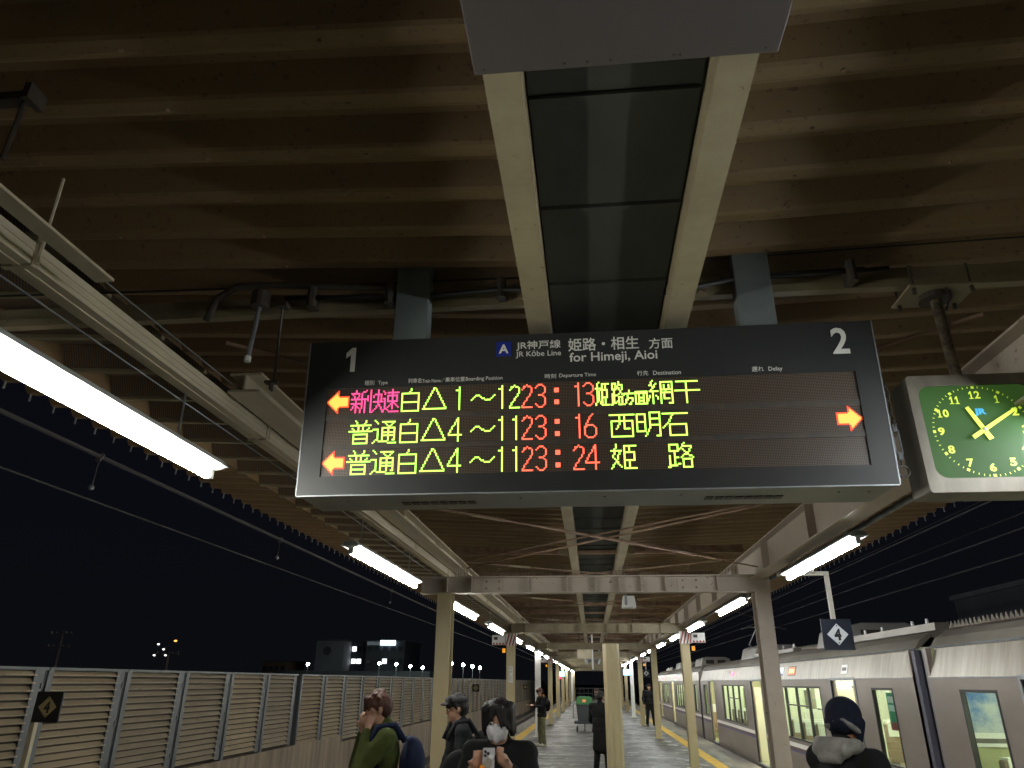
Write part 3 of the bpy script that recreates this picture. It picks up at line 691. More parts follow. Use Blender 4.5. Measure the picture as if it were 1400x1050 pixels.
# ------------------------------------------------------------------ car stop signs with a 4 in a diamond
navy = mat('sign_panel_navy', (.006, .010, .022), .45)
sg_w = mat('sign_white', (.62, .65, .68), .5); sg_y = mat('sign_worn_yellow', (.36, .28, .13), .6); sg_k = mat('sign_black', (.012, .012, .012), .5)
def stop_sign(label, x, y, z, s, wm, pole=None, panel=navy, ang=0):
    t = thing('car_stop_sign', label, 'sign', (x, y, z if pole != 'ground' else -1.15), 0, 'diamond stop signs with the number 4')
    MB().box(x-s, x+s, y-.012, y+.012, z-s, z+s).build('panel', panel, t)
    d = s*.70
    MB().add([(x, y-.014, z-d), (x+d, y-.014, z), (x, y-.014, z+d), (x-d, y-.014, z)], [(0, 1, 2, 3)]).build('diamond', wm, t)
    letter('number', '4', sg_k, t, lambda u, v: (x+u, y-.017, z-v), -s*.24, -s*.37, s*.46, s*.76, .05)
    for dx in (-.5, .5) if False else (0,):
        for dz in (-.55, .55): MB().tube([(x+dx, y-.018, z+dz*s), (x+dx, y-.014, z+dz*s)], .008*s/.17, 6).build('screw', dark_m, t)
    return t
t = stop_sign('white diamond sign with a black 4 on a dark square panel hanging over the train', 3.02, 9.6, 2.41, .18, sg_w)
MB().box(2.985, 3.035, 9.612, 9.66, 2.59, 3.12).box(2.45, 3.035, 9.612, 9.66, 3.12, 3.17).box(2.40, 2.45, 9.612, 9.66, 3.12, 3.22).build('bracket', mat('cream_bracket', (.48, .45, .38), .5), t)
MB().box(2.80, 2.84, 9.55, 9.60, 3.155, 3.24).build('clamp', white_p, t)
t = stop_sign('worn yellow diamond sign with a 4 on a black panel before the louvred barrier', -6.56, 8.8, 1.53, .17, sg_y, 'ground', panel=mat('sign_panel_black', (.008, .008, .007), .5))
polem = mat('yellow_stained_pole', (.48, .40, .20), .5, c2=(.25, .24, .22), scale=2)
MB().box(-6.76, -6.70, 8.82, 8.88, -1.15, 1.55).box(-6.70, -6.45, 8.815, 8.855, 1.50, 1.55).build('pole', polem, t)
for X, Y, Z, lb in ((-6.6, 43.5, 1.50, 'small black sign with pale diamond on a thin pole before the distant barrier'), (-6.6, 76, 1.35, 'tiny black diamond sign on a thin pole far along the barrier')):
    t = stop_sign(lb, X, Y, Z, .20, sg_y, 'ground', panel=MATS['sign_panel_black'])
    MB().box(X-.30, X-.24, Y+.01, Y+.06, -1.15, Z+.1).box(X-.24, X-.1, Y+.012, Y+.03, Z, Z+.05).build('pole', polem, t)
t = stop_sign('small white diamond sign hanging far along the right side under the canopy', 3.0, 43, 2.32, .20, sg_w)
MB().box(2.97, 3.03, 43.013, 43.06, 2.52, 3.12).box(2.45, 3.03, 43.013, 43.06, 3.12, 3.17).build('bracket', duct_m, t)

# ------------------------------------------------------------------ post-mounted boxes, labels, speakers
red_s = mat('red_stripe_paint', (.32, .06, .04), .5)
def box_on_post(x, y, z, side, i):
    far = 'left' if x < 0 else 'right'
    t = thing('striped_bracket', '%s red and white striped bracket box at the head of the %s post row' % (ORD[i].capitalize(), far), 'bracket box', (x, y, z), 0, 'striped bracket boxes on post heads')
    s = -1 if x < 0 else 1
    MB().box(x-.14, x+.14, y-.20, y-.13, z-.12, z+.16).build('base', white_p, t)
    for k in range(4):
        a = x-.14+k*.08
        MB().add([(a, y-.203, z-.12), (a+.035, y-.203, z-.12), (min(a+.115, x+.14), y-.203, z+.16), (min(a+.075, x+.14), y-.203, z+.16)], [(0, 1, 2, 3)]).build('stripe', red_s, t)
    x0, x1 = sorted((x+s*.16, x+s*.48))
    MB().box(x0, x1, y-.19, y-.15, z-.10, z+.13).build('notice_board', white_p, t)
    for k in range(4):
        a = x0+.01+k*.078
        MB().add([(a, y-.1925, z-.095), (a+.07, y-.1925, z-.095), (a+.035, y-.1925, z-.03)], [(0, 1, 2)]).build('warning_triangle', red_s, t)
    MB().box(x0+.04, x0+.14, y-.1925, y-.191, z+.02, z+.09).build('print', dark_m, t)
    o = MB().box(*sorted((x+s*.15, x+s*.22)), y-.17, y-.10, z-.28, z-.18).build('indicator', mat('orange_plastic', (.65, .25, .01), .4, emit=(1, .4, .02), es=.5), t)
    return t
box_on_post(-2.0, 19.1, 2.80, 0, 0); box_on_post(2.32, 19.1, 2.86, 0, 0); box_on_post(-2.0, 37.3, 2.80, 0, 1); box_on_post(2.32, 37.3, 2.86, 0, 1)
t = thing('post_nameplate', 'narrow white vertical nameplate with blue writing on the second left post', 'nameplate', (-2.03, 18.96, 2.1))
MB().box(-2.06, -1.96, 18.955, 18.972, 1.82, 2.20).build('plate', white_p, t)
letter('lettering', 'ひ', navy, t, lambda u, v: (-2.05+u, 18.952, 2.18-v), 0, 0, .075, .06)
for k, c in enumerate('がしかこ'): letter('lettering', c, navy, t, lambda u, v: (-2.05+u, 18.952, 2.10-.075*k-v), 0, 0, .075, .06)
t = thing('loudspeaker', 'white box loudspeaker hanging under the first cross beam beside the centre', 'loudspeaker', (.56, 10.8, 3.0))
MB().prism([(.46, 2.83), (.66, 2.83), (.64, 2.99), (.48, 2.99)], 'y', 10.62, 10.82).build('cabinet', white_p, t, bevel=.01)
MB().box(.50, .53, 10.5, 10.62, 2.86, 2.99).build('bracket', galv, t)
MB().tube([(.66, 10.7, 2.85), (.69, 10.7, 2.90), (.66, 10.7, 2.98)], .01, 6).build('cable', cable_m, t)
# hanging signs far down the platform
t = thing('hanging_sign', 'pale blank sign box hanging far down the centre of the canopy', 'sign', (0, 30, 2.8)); MB().box(-.55, .0, 30.5, 30.8, 2.72, 3.12).build('cabinet', duct_m, t)
MB().box(-.5, -.47, 30.6, 30.63, 3.12, 3.76).box(-.1, -.07, 30.6, 30.63, 3.12, 3.76).build('hanger', dark_m, t)
t = thing('hanging_speaker', 'pair of small cone speakers on a drop pipe far down the platform centre', 'loudspeaker', (.05, 33, 2.6))
MB().tube([(.05, 33, 3.76), (.05, 33, 2.35)], .035, 8).build('pipe', white_p, t)
for s in (-1, 1): MB().tube([(.05+s*.05, 33, 2.72), (.05+s*.28, 32.9, 2.66)], .04, 10, r2=.13).build('horn', galv, t)
mon_m = emis('lit_monitor_screen', (.45, .85, 1.0), 1.6)
for x, y, z, lb in ((-2.05, 52.8, 2.35, 'bluish lit monitor hanging far along the left post row'), (2.0, 44.6, 2.38, 'bluish lit monitor hanging far along the right post row')):
    t = thing('monitor', lb, 'monitor', (x, y, z)); MB().box(x-.22, x+.22, y, y+.12, z-.18, z+.18).build('cabinet', dark_m, t)
    MB().box(x-.20, x+.20, y-.006, y, z-.16, z+.16).build('screen', mon_m, t); MB().box(x-.02, x+.02, y+.04, y+.08, z+.18, 3.0).build('hanger', galv, t)
for x, y, z in ((-2.5, 60, 2.15), (-2.9, 88, 2.0)):
    t = thing('signal_lamp', 'small red signal light %s' % ('beside the left monitor' if y < 70 else 'farthest along the left side'), 'signal light', (x, y, z-.3))
    MB().box(x-.12, x+.12, y, y+.1, z-.15, z+.15).build('housing', dark_m, t); MB().ball((x, y-.02, z), .085).build('lens', emis('red_signal', (1, .02, .08), 6), t)
    MB().tube([(x, y+.05, z-.15), (x, y+.05, 0 if x > -2.6 else 0)], .03, 6).build('mast', galv, t)
# end railing
t = thing('end_railing', 'grey railing across the far end of the platform', 'railing', (0, 92, 0))
for k in range(13): MB().box(-3+k*.5-.02, -3+k*.5+.02, 91.98, 92.02, 0, 1.15).build('baluster', galv, t)
for z in (1.15, .6, .12): MB().box(-3.02, 3.02, 91.97, 92.03, z, z+.05).build('rail', galv, t)
t = thing('warning_board', 'pink and white warning board fixed on the far end railing', 'sign', (.45, 91.9, .3)); MB().box(.2, .75, 91.90, 91.95, .35, 1.15).build('panel', mat('pinkish_white', (.75, .5, .48), .5), t)
MB().box(.25, .70, 91.89, 91.899, .9, 1.05).box(.25, .70, 91.89, 91.899, .6, .7).build('print', red_s, t); MB().box(.15, .8, 91.6, 91.9, 0, .3).build('base_block', dark_m, t)
# wheeled bin cart
t = thing('cart', 'dark grey wheeled cart with a green lid in the middle of the platform', 'cart', (-.35, 32.0, 0))
g1 = mat('cart_grey_plastic', (.045, .055, .06), .5); g2 = mat('cart_green_plastic', (.045, .19, .07), .5)
MB().prism([(-.62, .40), (-.08, .40), (-.02, 1.0), (-.68, 1.0)], 'y', 31.7, 32.5).build('body', g1, t, bevel=.02)
MB().prism([(-.70, 1.0), (0, 1.0), (-.06, 1.30), (-.64, 1.30)], 'y', 31.66, 32.54).build('lid', g2, t, bevel=.02)
MB().box(-.76, .06, 31.6, 32.6, .30, .40).build('chassis', g1, t); MB().box(-.42, -.28, 31.64, 31.66, 1.1, 1.2).build('latch', emis('amber_latch_glow', (1, .35, .1), .6), t)  # latch is no lamp; its amber glow is put into the material
for x in (-.66, -.04):
    for y in (31.75, 32.45): MB().tube([(x-.025, y, .10), (x+.025, y, .10)], .10, 12).build('wheel', cable_m, t)
MB().tube([(-.35, 31.62, .32), (-.35, 31.5, .05)], .03, 6).build('stand', dark_m, t); MB().tube([(-.78, 31.6, .5), (-.80, 31.5, 1.0), (-.68, 31.5, 1.12)], .02, 6).build('handle', galv, t)

# ------------------------------------------------------------------ train
TX = 4.10; TW = 2.9
st_up = mat('brushed_stainless_upper', (.30, .27, .21), .40, .45, c2=(.20, .178, .135), scale=4, amt=.5, stretch=(1, 2.5, .15), bump=.06, bscale=6)
st_lo = mat('stainless_brown_side', (.25, .215, .19), .38, .45, c2=(.205, .175, .15), scale=1.5, stretch=(1, .4, 1))
roof_t = mat('train_roof_grey', (.22, .20, .165), .5, .3, c2=(.15, .135, .11), scale=2, stretch=(1, .3, 1))
st_w = mat('train_stripe_white', (.82, .80, .76), .4); st_b = mat('train_stripe_blue', (.03, .04, .20), .4); st_br = mat('train_stripe_brown', (.10, .05, .035), .4)
rub = mat('black_rubber', (.014, .014, .015), .55); int_w = mat('train_interior_cream', (.62, .62, .50), .6); seat_m = mat('seat_brown', (.24, .17, .11), .8); seat_c = mat('seat_cover_white', (.62, .62, .55), .8)
int_g = mat('train_interior_olive', (.33, .34, .19), .6)
tglass = glass('train_window_glass', (.80, .88, .84)); under_m = mat('underframe_dark', (.03, .028, .027), .8)
tl = emis('train_ceiling_light', (1, .98, .76), 42)
greenp = mat('poster_green', (.03, .33, .18), .5); redp = mat('poster_red', (.50, .05, .05), .5); bluep = mat('poster_sky', (.03, .14, .42), .5, c2=(.42, .46, .5), scale=2.6, amt=.5, sharp=.12)
def make_car(y0, label, ind=False, mirror=False):
    Lc = 19.55; y1 = y0+Lc
    Y = (lambda a: y1-a) if mirror else (lambda a: y0+a)
    t = thing('train_car', label, 'train car', (TX+TW/2, y0+Lc/2, -1.0), 0, 'coupled cars of the silver commuter train')
    def B(nm, m, x0, x1, a, b, z0, z1, par=None, **k):
        p, q = sorted((Y(a), Y(b))); return MB().box(x0, x1, p, q, z0, z1).build(nm, m, par or t, **k)
    # openings (local a..b): windows and doors
    WT, WB = 1.80, .80
    wins = [(.75, 1.55), (4.15, 7.55), (11.15, 14.75), (18.0, 18.8)]
    doors = [(2.25, 3.45), (9.0, 10.25), (16.3, 17.5)]
    ops = sorted([(a, b, 'w') for a, b in wins]+[(a, b, 'd') for a, b in doors])
    th = .06
    def wallside(xa, xb, near):
        mb = MB(); prev = 0
        def bb(a, b, z0, z1): p, q = sorted((Y(a), Y(b))); mb.box(xa, xb, p, q, z0, z1)
        for a, b, k in ops:
            bb(prev, a, -.10, 1.93)
            bb(a, b, WT+.0 if k == 'w' else 1.90, 1.93)
            if k == 'w': bb(a, b, -.10, WB)
            prev = b
        bb(prev, Lc, -.10, 1.93)
        mb.build('side_wall', st_lo, t)
    wallside(TX, TX+th, True); wallside(TX+TW-th, TX+TW, False)
    for s in (0, 1):
        xo = TX if s == 0 else TX+TW
        def px(d): return TX+d if s == 0 else TX+TW-d
        p, q = sorted((Y(0), Y(Lc)))
        MB().prism([(px(0), 1.931), (px(.06), 1.931), (px(.16), 2.26), (px(.10), 2.26)], 'y', p, q).build('upper_panel', st_up, t)
        MB().prism([(px(.085), 2.262), (px(.14), 2.262), (px(.14), 2.285), (px(.075), 2.285)], 'y', p, q).build('rain_gutter', galv, t)
        MB().prism([(px(.10), 2.286), (px(.16), 2.286), (px(.34), 2.44), (px(.32), 2.47), (px(.18), 2.39)], 'y', p, q).build('roof_shoulder', roof_t, t)
        MB().prism([(px(-.002), -.85), (px(.10), -.95), (px(.10), -.102), (px(-.002), -.102)], 'y', p, q).build('skirt', st_lo, t)
        for z0, z1, m in ((.655, .735, st_w), (.600, .655, st_br), (.565, .600, st_b)):
            prev = 0
            for a, b in doors+[(Lc, Lc)]:
                B('stripe', m, *(sorted((px(-.004), px(-.0005)))), prev+.02, a-.02, z0, z1) if a-prev > .1 else None; prev = b
        MB().prism([(px(-.008), 1.918), (px(-.0005), 1.918), (px(-.0005), 1.930), (px(-.008), 1.930)], 'y', p, q).build('belt_moulding', galv, t)
    p, q = sorted((Y(0), Y(Lc)))
    MB().prism([(TX+.32, 2.45), (TX+.34, 2.42), (TX+TW-.34, 2.42), (TX+TW-.32, 2.45), (TX+TW-.7, 2.54), (TX+TW/2, 2.58), (TX+.7, 2.54)], 'y', p, q).build('roof', roof_t, t)
    B('floor', int_w if False else seat_m, TX+.07, TX+TW-.07, 0, Lc, -.04, .02); B('underframe', under_m, TX+.2, TX+TW-.2, .4, Lc-.4, -.85, -.11)
    B('ceiling', int_w, TX+.16, TX+TW-.16, 0, Lc, 2.27, 2.30)
    for xs in (.75, TW-.85): B('ceiling_light', tl, TX+xs, TX+xs+.10, .8, Lc-.8, 2.235, 2.262)
    for a in (0, Lc-.07): B('end_wall', st_lo, TX+.005, TX+TW-.005, a, a+.07, -.85, 2.26)
    for a in (.075, Lc-.085): B('end_lining', int_g, TX+.065, TX+TW-.065, a, a+.01, .02, 2.26)
    for z0, z1, m in ((.02, WB-.002, int_w), (WT+.002, 2.26, int_w)): B('side_lining', m, TX+TW-.072, TX+TW-.062, .09, Lc-.09, z0, z1)
    B('floor_covering', int_g, TX+.08, TX+TW-.08, .09, Lc-.09, .0205, .024)
    for a, b in wins: B('blind', int_g if b-a < 2 else seat_c, TX+TW-.085, TX+TW-.080, a+.05, b-.05, 1.15, 1.79)
    for a in (3.75, 8.72, 10.5, 15.9):
        B('partition', int_w, TX+.1, TX+.85, a, a+.03, .02, 1.75); B('partition', int_w, TX+TW-.85, TX+TW-.1, a, a+.03, .02, 1.75)
    # near side windows: glass, frame, mullions
    for (a, b) in wins:
        for xg, s in ((TX+.03, 0), (TX+TW-.04, 1)):
            w = B('window', tglass, xg, xg+.006, a+.03, b-.03, WB+.03, WT-.03)
            xf0, xf1 = (TX-.006, TX+.045) if s == 0 else (TX+TW-.045, TX+TW+.006)
            mb = MB()
            for (aa, bb_, z0, z1) in ((a, a+.03, WB, WT), (b-.03, b, WB, WT), (a+.03, b-.03, WB, WB+.03), (a+.03, b-.03, WT-.03, WT)):
                p, q = sorted((Y(aa), Y(bb_))); mb.box(xf0, xf1, p, q, z0, z1)
            mb.build('window_frame', rub, w)
            if b-a > 2:
                n = 4
                for k in range(1, n):
                    c = a+(b-a)*k/n; pp, qq = sorted((Y(c-.035), Y(c+.035))); MB().box(xf0+.004, xf1-.004, pp, qq, WB+.03, WT-.03).build('mullion', rub, w)
                for k in (1, 2): 
                    c0 = a+(b-a)*k/n+.04; c1 = a+(b-a)*(k+1)/n-.04; pp, qq = sorted((Y(c0), Y(c1))); MB().box(xf0+.006, xf1-.006, pp, qq, 1.43, 1.455).build('sash_bar', rub, w)
    # doors: far side closed, near side slid open into pockets
    for (a, b) in doors:
        for k in (0, 1):
            c0 = a+k*(b-a)/2; c1 = c0+(b-a)/2
            d = B('door', st_lo, TX+TW-.05, TX+TW-.02, c0+.005, c1-.005, .02, 1.9)
        fr = MB()
        for (aa, bb_, z0, z1) in ((a-.04, a, .0, 1.93), (b, b+.04, .0, 1.93), (a, b, 1.90, 1.945)):
            p, q = sorted((Y(aa), Y(bb_))); fr.box(TX-.012, TX+.07, p, q, z0, z1)
        fr.build('door_frame', galv, t)
        B('door_leaf', st_up, TX+.02, TX+.05, a-.0, a+.12, .02, 1.9); B('door_leaf', st_up, TX+.02, TX+.05, b-.12, b, .02, 1.9)
        p, q = sorted((Y(a+.10), Y(a+.14))); MB().box(TX+.015, TX+.055, p, q, .03, 1.88).build('door_edge', cream, t)
        B('door_step', galv, TX-.03, TX+.07, a, b, -.02, .03)
    # seats with white head covers
    a = 4.3
    seats = [4.4, 5.3, 6.2, 7.1, 11.4, 12.3, 13.2, 14.1, 1.0, 18.5]
    for a in seats:
        for x0 in (TX+.15, TX+1.75):
            mb = MB(); p, q = sorted((Y(a), Y(a+.14))); mb.box(x0, x0+.95, p, q, .35, 1.12); p, q = sorted((Y(a), Y(a+.55))); mb.box(x0, x0+.95, p, q, .25, .45)
            s_ = mb.build('seat', seat_m, t, bevel=.03)
            p, q = sorted((Y(a-.012), Y(a+.152))); MB().box(x0+.04, x0+.91, p, q, .88, 1.14).build('headrest_cover', seat_c, s_)
    # hanging straps
    mb = MB()
    for a in [2.3+.18*k for k in range(8)]+[9.0+.18*k for k in range(8)]+[16.3+.18*k for k in range(8)]:
        for x in (TX+.7, TX+1.1): 
            p = Y(a); mb.box(x-.008, x+.008, p-.01, p+.01, 1.78, 2.1); mb.box(x-.05, x+.05, p-.01, p+.01, 1.70, 1.78)
    mb.build('hand_strap', seat_c, t, kind='stuff')
    # roof equipment
    for a in (4.5, 13.0):
        p, q = sorted((Y(a), Y(a+2.1)))
        ac = MB().prism([(TX+.75, 2.53), (TX+2.15, 2.53), (TX+2.05, 2.86), (TX+1.85, 2.93), (TX+1.05, 2.93), (TX+.85, 2.86)], 'y', p, q).build('air_conditioner', mat('ac_light_metal', (.50, .49, .45), .35, .6), t, bevel=.03)
        for k in range(2): MB().box(TX+1.0+k*.5, TX+1.35+k*.5, p-.012, p-.001, 2.64, 2.80).build('grille', dark_m, ac)
    B('roof_cable_trough', roof_t, TX+.62, TX+.80, .5, 3.9, 2.54, 2.64); B('roof_cable_trough', roof_t, TX+.62, TX+.80, 8, 12.6, 2.54, 2.62)
    for a in (.9, 1.4, 2.6, 3.4, 8.2, 9.2): p = Y(a); MB().tube([(TX+.7, p, 2.60), (TX+.7, p, 2.72)], .03, 8, r2=.02).build('insulator', white_p, t)
    # number plate and side indicators
    # side markings above the windows
    return t, Y
c1, Y1f = make_car(-9.65, 'nearest silver train car, its end window showing a blue poster inside, at the right edge')
c2, Y2f = make_car(10.35, 'second silver train car with open doors behind the person in the knit cap')
c3, Y3f = make_car(30.35, 'farthest silver train car with a red side light, ending at the train front', mirror=True)
# upper-panel furniture: side light, destination and type displays (parts of the second car)
def up_pt(y, z, out=.004):   # point on the sloping upper panel
    return (TX+(z-1.931)/.329*.10-out, y, z)
def up_quad(nm, m, par, y0, y1, z0, z1, out=.004):
    mb = MB().add([up_pt(y0, z0, out), up_pt(y1, z0, out), up_pt(y1, z1, out), up_pt(y0, z1, out), up_pt(y0, z0, -.01), up_pt(y1, z0, -.01), up_pt(y1, z1, -.01), up_pt(y0, z1, -.01)], [(0,3,2,1),(4,5,6,7),(0,1,5,4),(1,2,6,5),(2,3,7,6),(3,0,4,7)])
    return mb.build(nm, m, par)
up_quad('display_housing', rub, c2, 16.15, 16.75, 2.0, 2.18, .004); up_quad('route_display', emis('display_orange', (1, .22, .05), .9), c2, 16.2, 16.7, 2.02, 2.16, .008)
for k in range(5): up_quad('display_mark', emis('display_yellow', (1, .75, .35), 1.4), c2, 16.26+k*.085, 16.31+k*.085, 2.04+.02*(k % 2), 2.13, .011)
up_quad('type_display', emis('display_white', (.75, .9, 1), 1.1), c2, 17.2, 17.5, 2.05, 2.17, .008); up_quad('type_display_band', st_b, c2, 17.2, 17.5, 2.0, 2.05, .008)
redl = emis('red_side_light', (1, .05, .12), 9)
for car, y in ((c2, 23.2), (c3, 38.5), (c3, 45.5)): MB().tube([up_pt(y, 2.10, .03), up_pt(y, 2.10, 0)], .05, 10).build('side_light', redl, car)
up_quad('car_number_plate', white_p, c2, 12.95, 13.25, 2.0, 2.14, .006)
for k in range(4): up_quad('car_number', dark_m, c2, 13.0+k*.055, 13.035+k*.055, 2.05, 2.10, .009)
# green notice on the second car's end window, sky poster inside the first car
t_ = MB().box(TX+.045, TX+.049, 11.12, 11.50, 1.30, 1.74).build('window_notice', greenp, c2)
MB().box(TX+.041, TX+.0448, 11.12, 11.50, 1.26, 1.36).build('red_band', redp, t_)
for k in range(2): MB().box(TX+.041, TX+.0448, 11.2, 11.46, 1.50+k*.11, 1.58+k*.11).build('white_text', white_p, t_)
p_ = MB().box(4.36, 4.86, 9.795, 9.812, 1.18, 1.79).build('poster_frame', white_p, c1); MB().box(4.39, 4.83, 9.790, 9.7945, 1.33, 1.76).build('poster', bluep, p_)
MB().box(4.42, 4.80, 9.790, 9.7945, 1.22, 1.27).build('poster_caption', sleeper, p_)
# inter-car gangway hoods
for y in (9.9, 29.9):
    t = thing('gangway_bellows', 'dark gangway bellows between the %s cars' % ('two nearest' if y < 20 else 'two farther'), 'gangway bellows', (TX+1.45, y+.2, 0), 0, 'bellows between train cars')
    mb = MB()
    for k in range(7): mb.box(TX+.55-.03*(k % 2), TX+TW-.55+.03*(k % 2), y+.012+k*.061, y+.012+(k+1)*.061-.002, -.3, 2.3+.03*(k % 2))
    mb.build('bellows', rub, t)
    for s in (0, 1):
        yy = y+.01+s*.33
        MB().box(TX+.03, TX+.10, yy, yy+.10, -.2, 2.25).build('corner_fairing', mat('blue_grey_rubber', (.10, .10, .13), .5), t)
# pantograph on the second car
t = thing('pantograph', 'raised diamond pantograph arm on the train roof behind the first right post', 'pantograph', (TX+1.45, 25.2, 2.58))
al = mat('aluminium_arm', (.45, .45, .45), .35, .8); cxp = TX+1.45
MB().box(cxp-.5, cxp+.5, 24.6, 25.8, 2.60, 2.68).build('base_frame', al, t)
for s in (-.35, .35): MB().tube([(cxp+s, 24.8, 2.68), (cxp+s*.8, 25.9, 3.05)], .022, 6).build('lower_arm', al, t); MB().tube([(cxp+s*.8, 25.9, 3.05), (cxp+s*.6, 24.9, 3.5)], .018, 6).build('upper_arm', al, t)
MB().tube([(cxp-.7, 24.9, 3.46), (cxp-.45, 24.9, 3.52), (cxp+.45, 24.9, 3.52), (cxp+.7, 24.9, 3.46)], .02, 6).build('contact_strip', al, t)

# ------------------------------------------------------------------ overhead wires
wire_m = mat('wire_dull', (.035, .033, .035), .6)
def ow(label, x, z0, z1, r, y0=0, y1=150, sag=.0, hang=()):
    t = thing('overhead_wire', label, 'wire', (x, y0, z0), 0, 'overhead wires')
    n = 14; MB().tube([(x, y0+(y1-y0)*i/n, z0+(z1-z0)*i/n-sag*math.sin(math.pi*((i*5/n) % 1))) for i in range(n+1)], r, 5).build('wire', wire_m, t)
    for hy, hl in hang:
        zz = z0+(z1-z0)*(hy-y0)/(y1-y0)
        MB().tube([(x, hy, zz), (x-.02, hy, zz-hl)], .006, 4).tube([(x, hy-.03, zz-.05), (x, hy+.03, zz+.03)], .03, 6).build('dropper', wire_m, t); MB().ball((x-.02, hy, zz-hl), .03).build('clip', galv, t)
ow('thick overhead cable with droppers beyond the left lamp row', -5.2, 4.07, 3.9, .022, hang=((6.87, .34), (11.71, .3), (19, .3)))
ow('thin lower wire beyond the left lamp row', -5.2, 3.59, 3.56, .009)
for k, (x, z, r) in enumerate(((6, 3.86, .010), (6, 4.38, .012), (6.0, 3.53, .010), (8.6, 5.0, .012), (9.4, 5.9, .012), (6.0, 5.2, .011))):
    ow(('%s overhead wire counted upward over the train side' % ORD[k].capitalize()), x, z, z-.03, r)
# catenary portal arms behind the train
t = thing('catenary_mast', 'dark mast with curved arm rising behind the train near the first right post', 'mast', (8.3, 36, -1.1)); MB().tube([(8.3, 36, -1.15), (8.3, 36, 7.2)], .14, 8).build('mast', dark_m, t)
MB().tube([(8.3, 36, 5.6), (7.5, 36, 6.1), (6.6, 36, 5.9), (5.6, 36, 5.2)], .05, 6).tube([(8.3, 36, 4.5), (6.8, 36, 5.0), (5.4, 36, 5.0)], .04, 6).build('arm', dark_m, t)

# ------------------------------------------------------------------ far background: left
blk = mat('night_building_grey', (.28, .29, .31), .8, c2=(.22, .23, .25), scale=.2); blk2 = mat('night_building_dark', (.10, .105, .12), .8, c2=(.07, .075, .085), scale=.3)
winl = emis('far_window_lit', (.9, .95, 1), 2.2); windk = mat('far_window_dark', (.03, .035, .045), .3)
def building(label, x0, x1, y, d, z1, m, lit=(), rows=3, cols=4, group=None):
    t = thing('building', label, 'building', ((x0+x1)/2, y+d/2, -1.2)); MB().box(x0, x1, y, y+d, -1.2, z1).build('wall', m, t)
    MB().box(x0-.2, x1+.2, y-.2, y+d+.2, z1, z1+.3).build('roof_parapet', blk2, t)
    for r in range(rows):
        for c in range(cols):
            wx = x0+(x1-x0)*(c+.5)/cols; wz = z1-1.2-r*2.4
            if wz < 1: continue
            MB().box(wx-.45, wx+.45, y-.06, y+.02, wz-.5, wz+.4).build('window', winl if (r, c) in lit else windk, t)
    return t
building('grey block with a dark crest mark among the far left buildings', -56, -50.2, 150, 14, 9.3, blk, rows=0)
t = building('tall block with four lit windows between the far left buildings', -50.1, -45.5, 155, 12, 9.2, blk2, lit=((0, 0), (1, 0), (1, 1)), rows=3, cols=4)
t = building('office block topped by a glowing white rooftop sign', -45.5, -37.5, 150, 14, 9.1, blk2, lit=((2, 3), (1, 2)), rows=3, cols=5)
MB().box(-42.5, -39.4, 149.6, 149.9, 8.5, 9.4).build('rooftop_sign', emis('rooftop_sign_light', (.75, .92, 1), 3.5), t); MB().box(-45.3, -42.7, 149.8, 149.95, 8.5, 9.2).build('sign_dim_section', emis('rooftop_sign_dim', (.3, .38, .42), .16), t)
building('low brown block left of the grey crest building', -67, -62, 150, 10, 5.2, mat('night_brick', (.20, .13, .09), .8), rows=1)
building('long low shed behind the barrier under the far street lights', -60, -30, 140, 8, 3.2, blk2, rows=0)
t = thing('crest_mark', 'dark round crest on the grey far building', 'emblem', (-53.6, 149.9, 7.2)); MB().tube([(-53.6, 149.9, 7.4), (-53.6, 149.97, 7.4)], .9, 6).build('emblem', blk2, t)
lampw = emis('street_lamp_white', (.85, 1, .92), 80)
for k, (x, z) in enumerate(((-57.4, 4.84), (-42.5, 5.04), (-39, 4.92), (-36.1, 4.52), (-33.6, 4.26), (-27.7, 5.1), (-25.4, 4.84), (-23.5, 4.58), (-22.05, 4.32))):
    x *= 130/150; z = 1.85+(z-1.85)*130/150
    t = thing('street_lamp', '%s far white street lamp from the left above the noise barrier' % ORD[k].capitalize(), 'street lamp', (x, 130, -1.2), 0, 'white street lamps beyond the barrier')
    MB().tube([(x, 130, -1.2), (x, 130, z-.1)], .07, 6, r2=.04).build('pole', galv, t); MB().ball((x, 130, z), .24, n=8, m=6).build('lamp_head', lampw, t)
for k, (x, y, z, c) in enumerate(((-52, 90, 6.3, 0), (-54.5, 90, 4.6, 1), (-53, 90, 4.6, 1), (-53.4, 90, 5.3, 1), (-54.2, 90, 5.9, 1))):
    t = thing('distant_light', ('small amber window light' if c == 0 else '%s small white light') % (() if c == 0 else (ORD[k],)) + ' far left between the utility poles', 'light', (x, y, z-.2), 0, 'distant lights over the barrier')
    MB().ball((x, y, z), .13 if c else .15, 1.5 if c == 0 else 1.2, 1, .7, 8, 5).build('bulb', emis('distant_amber', (1, .35, .08), 2.5) if c == 0 else emis('distant_white', (1, .95, .85), 2.5), t); MB().box(x-.12, x+.12, y+.14, y+.3, z-.2, z+.2).build('backplate', blk2, t)
pole_m = mat('concrete_pole', (.30, .24, .20), .8)
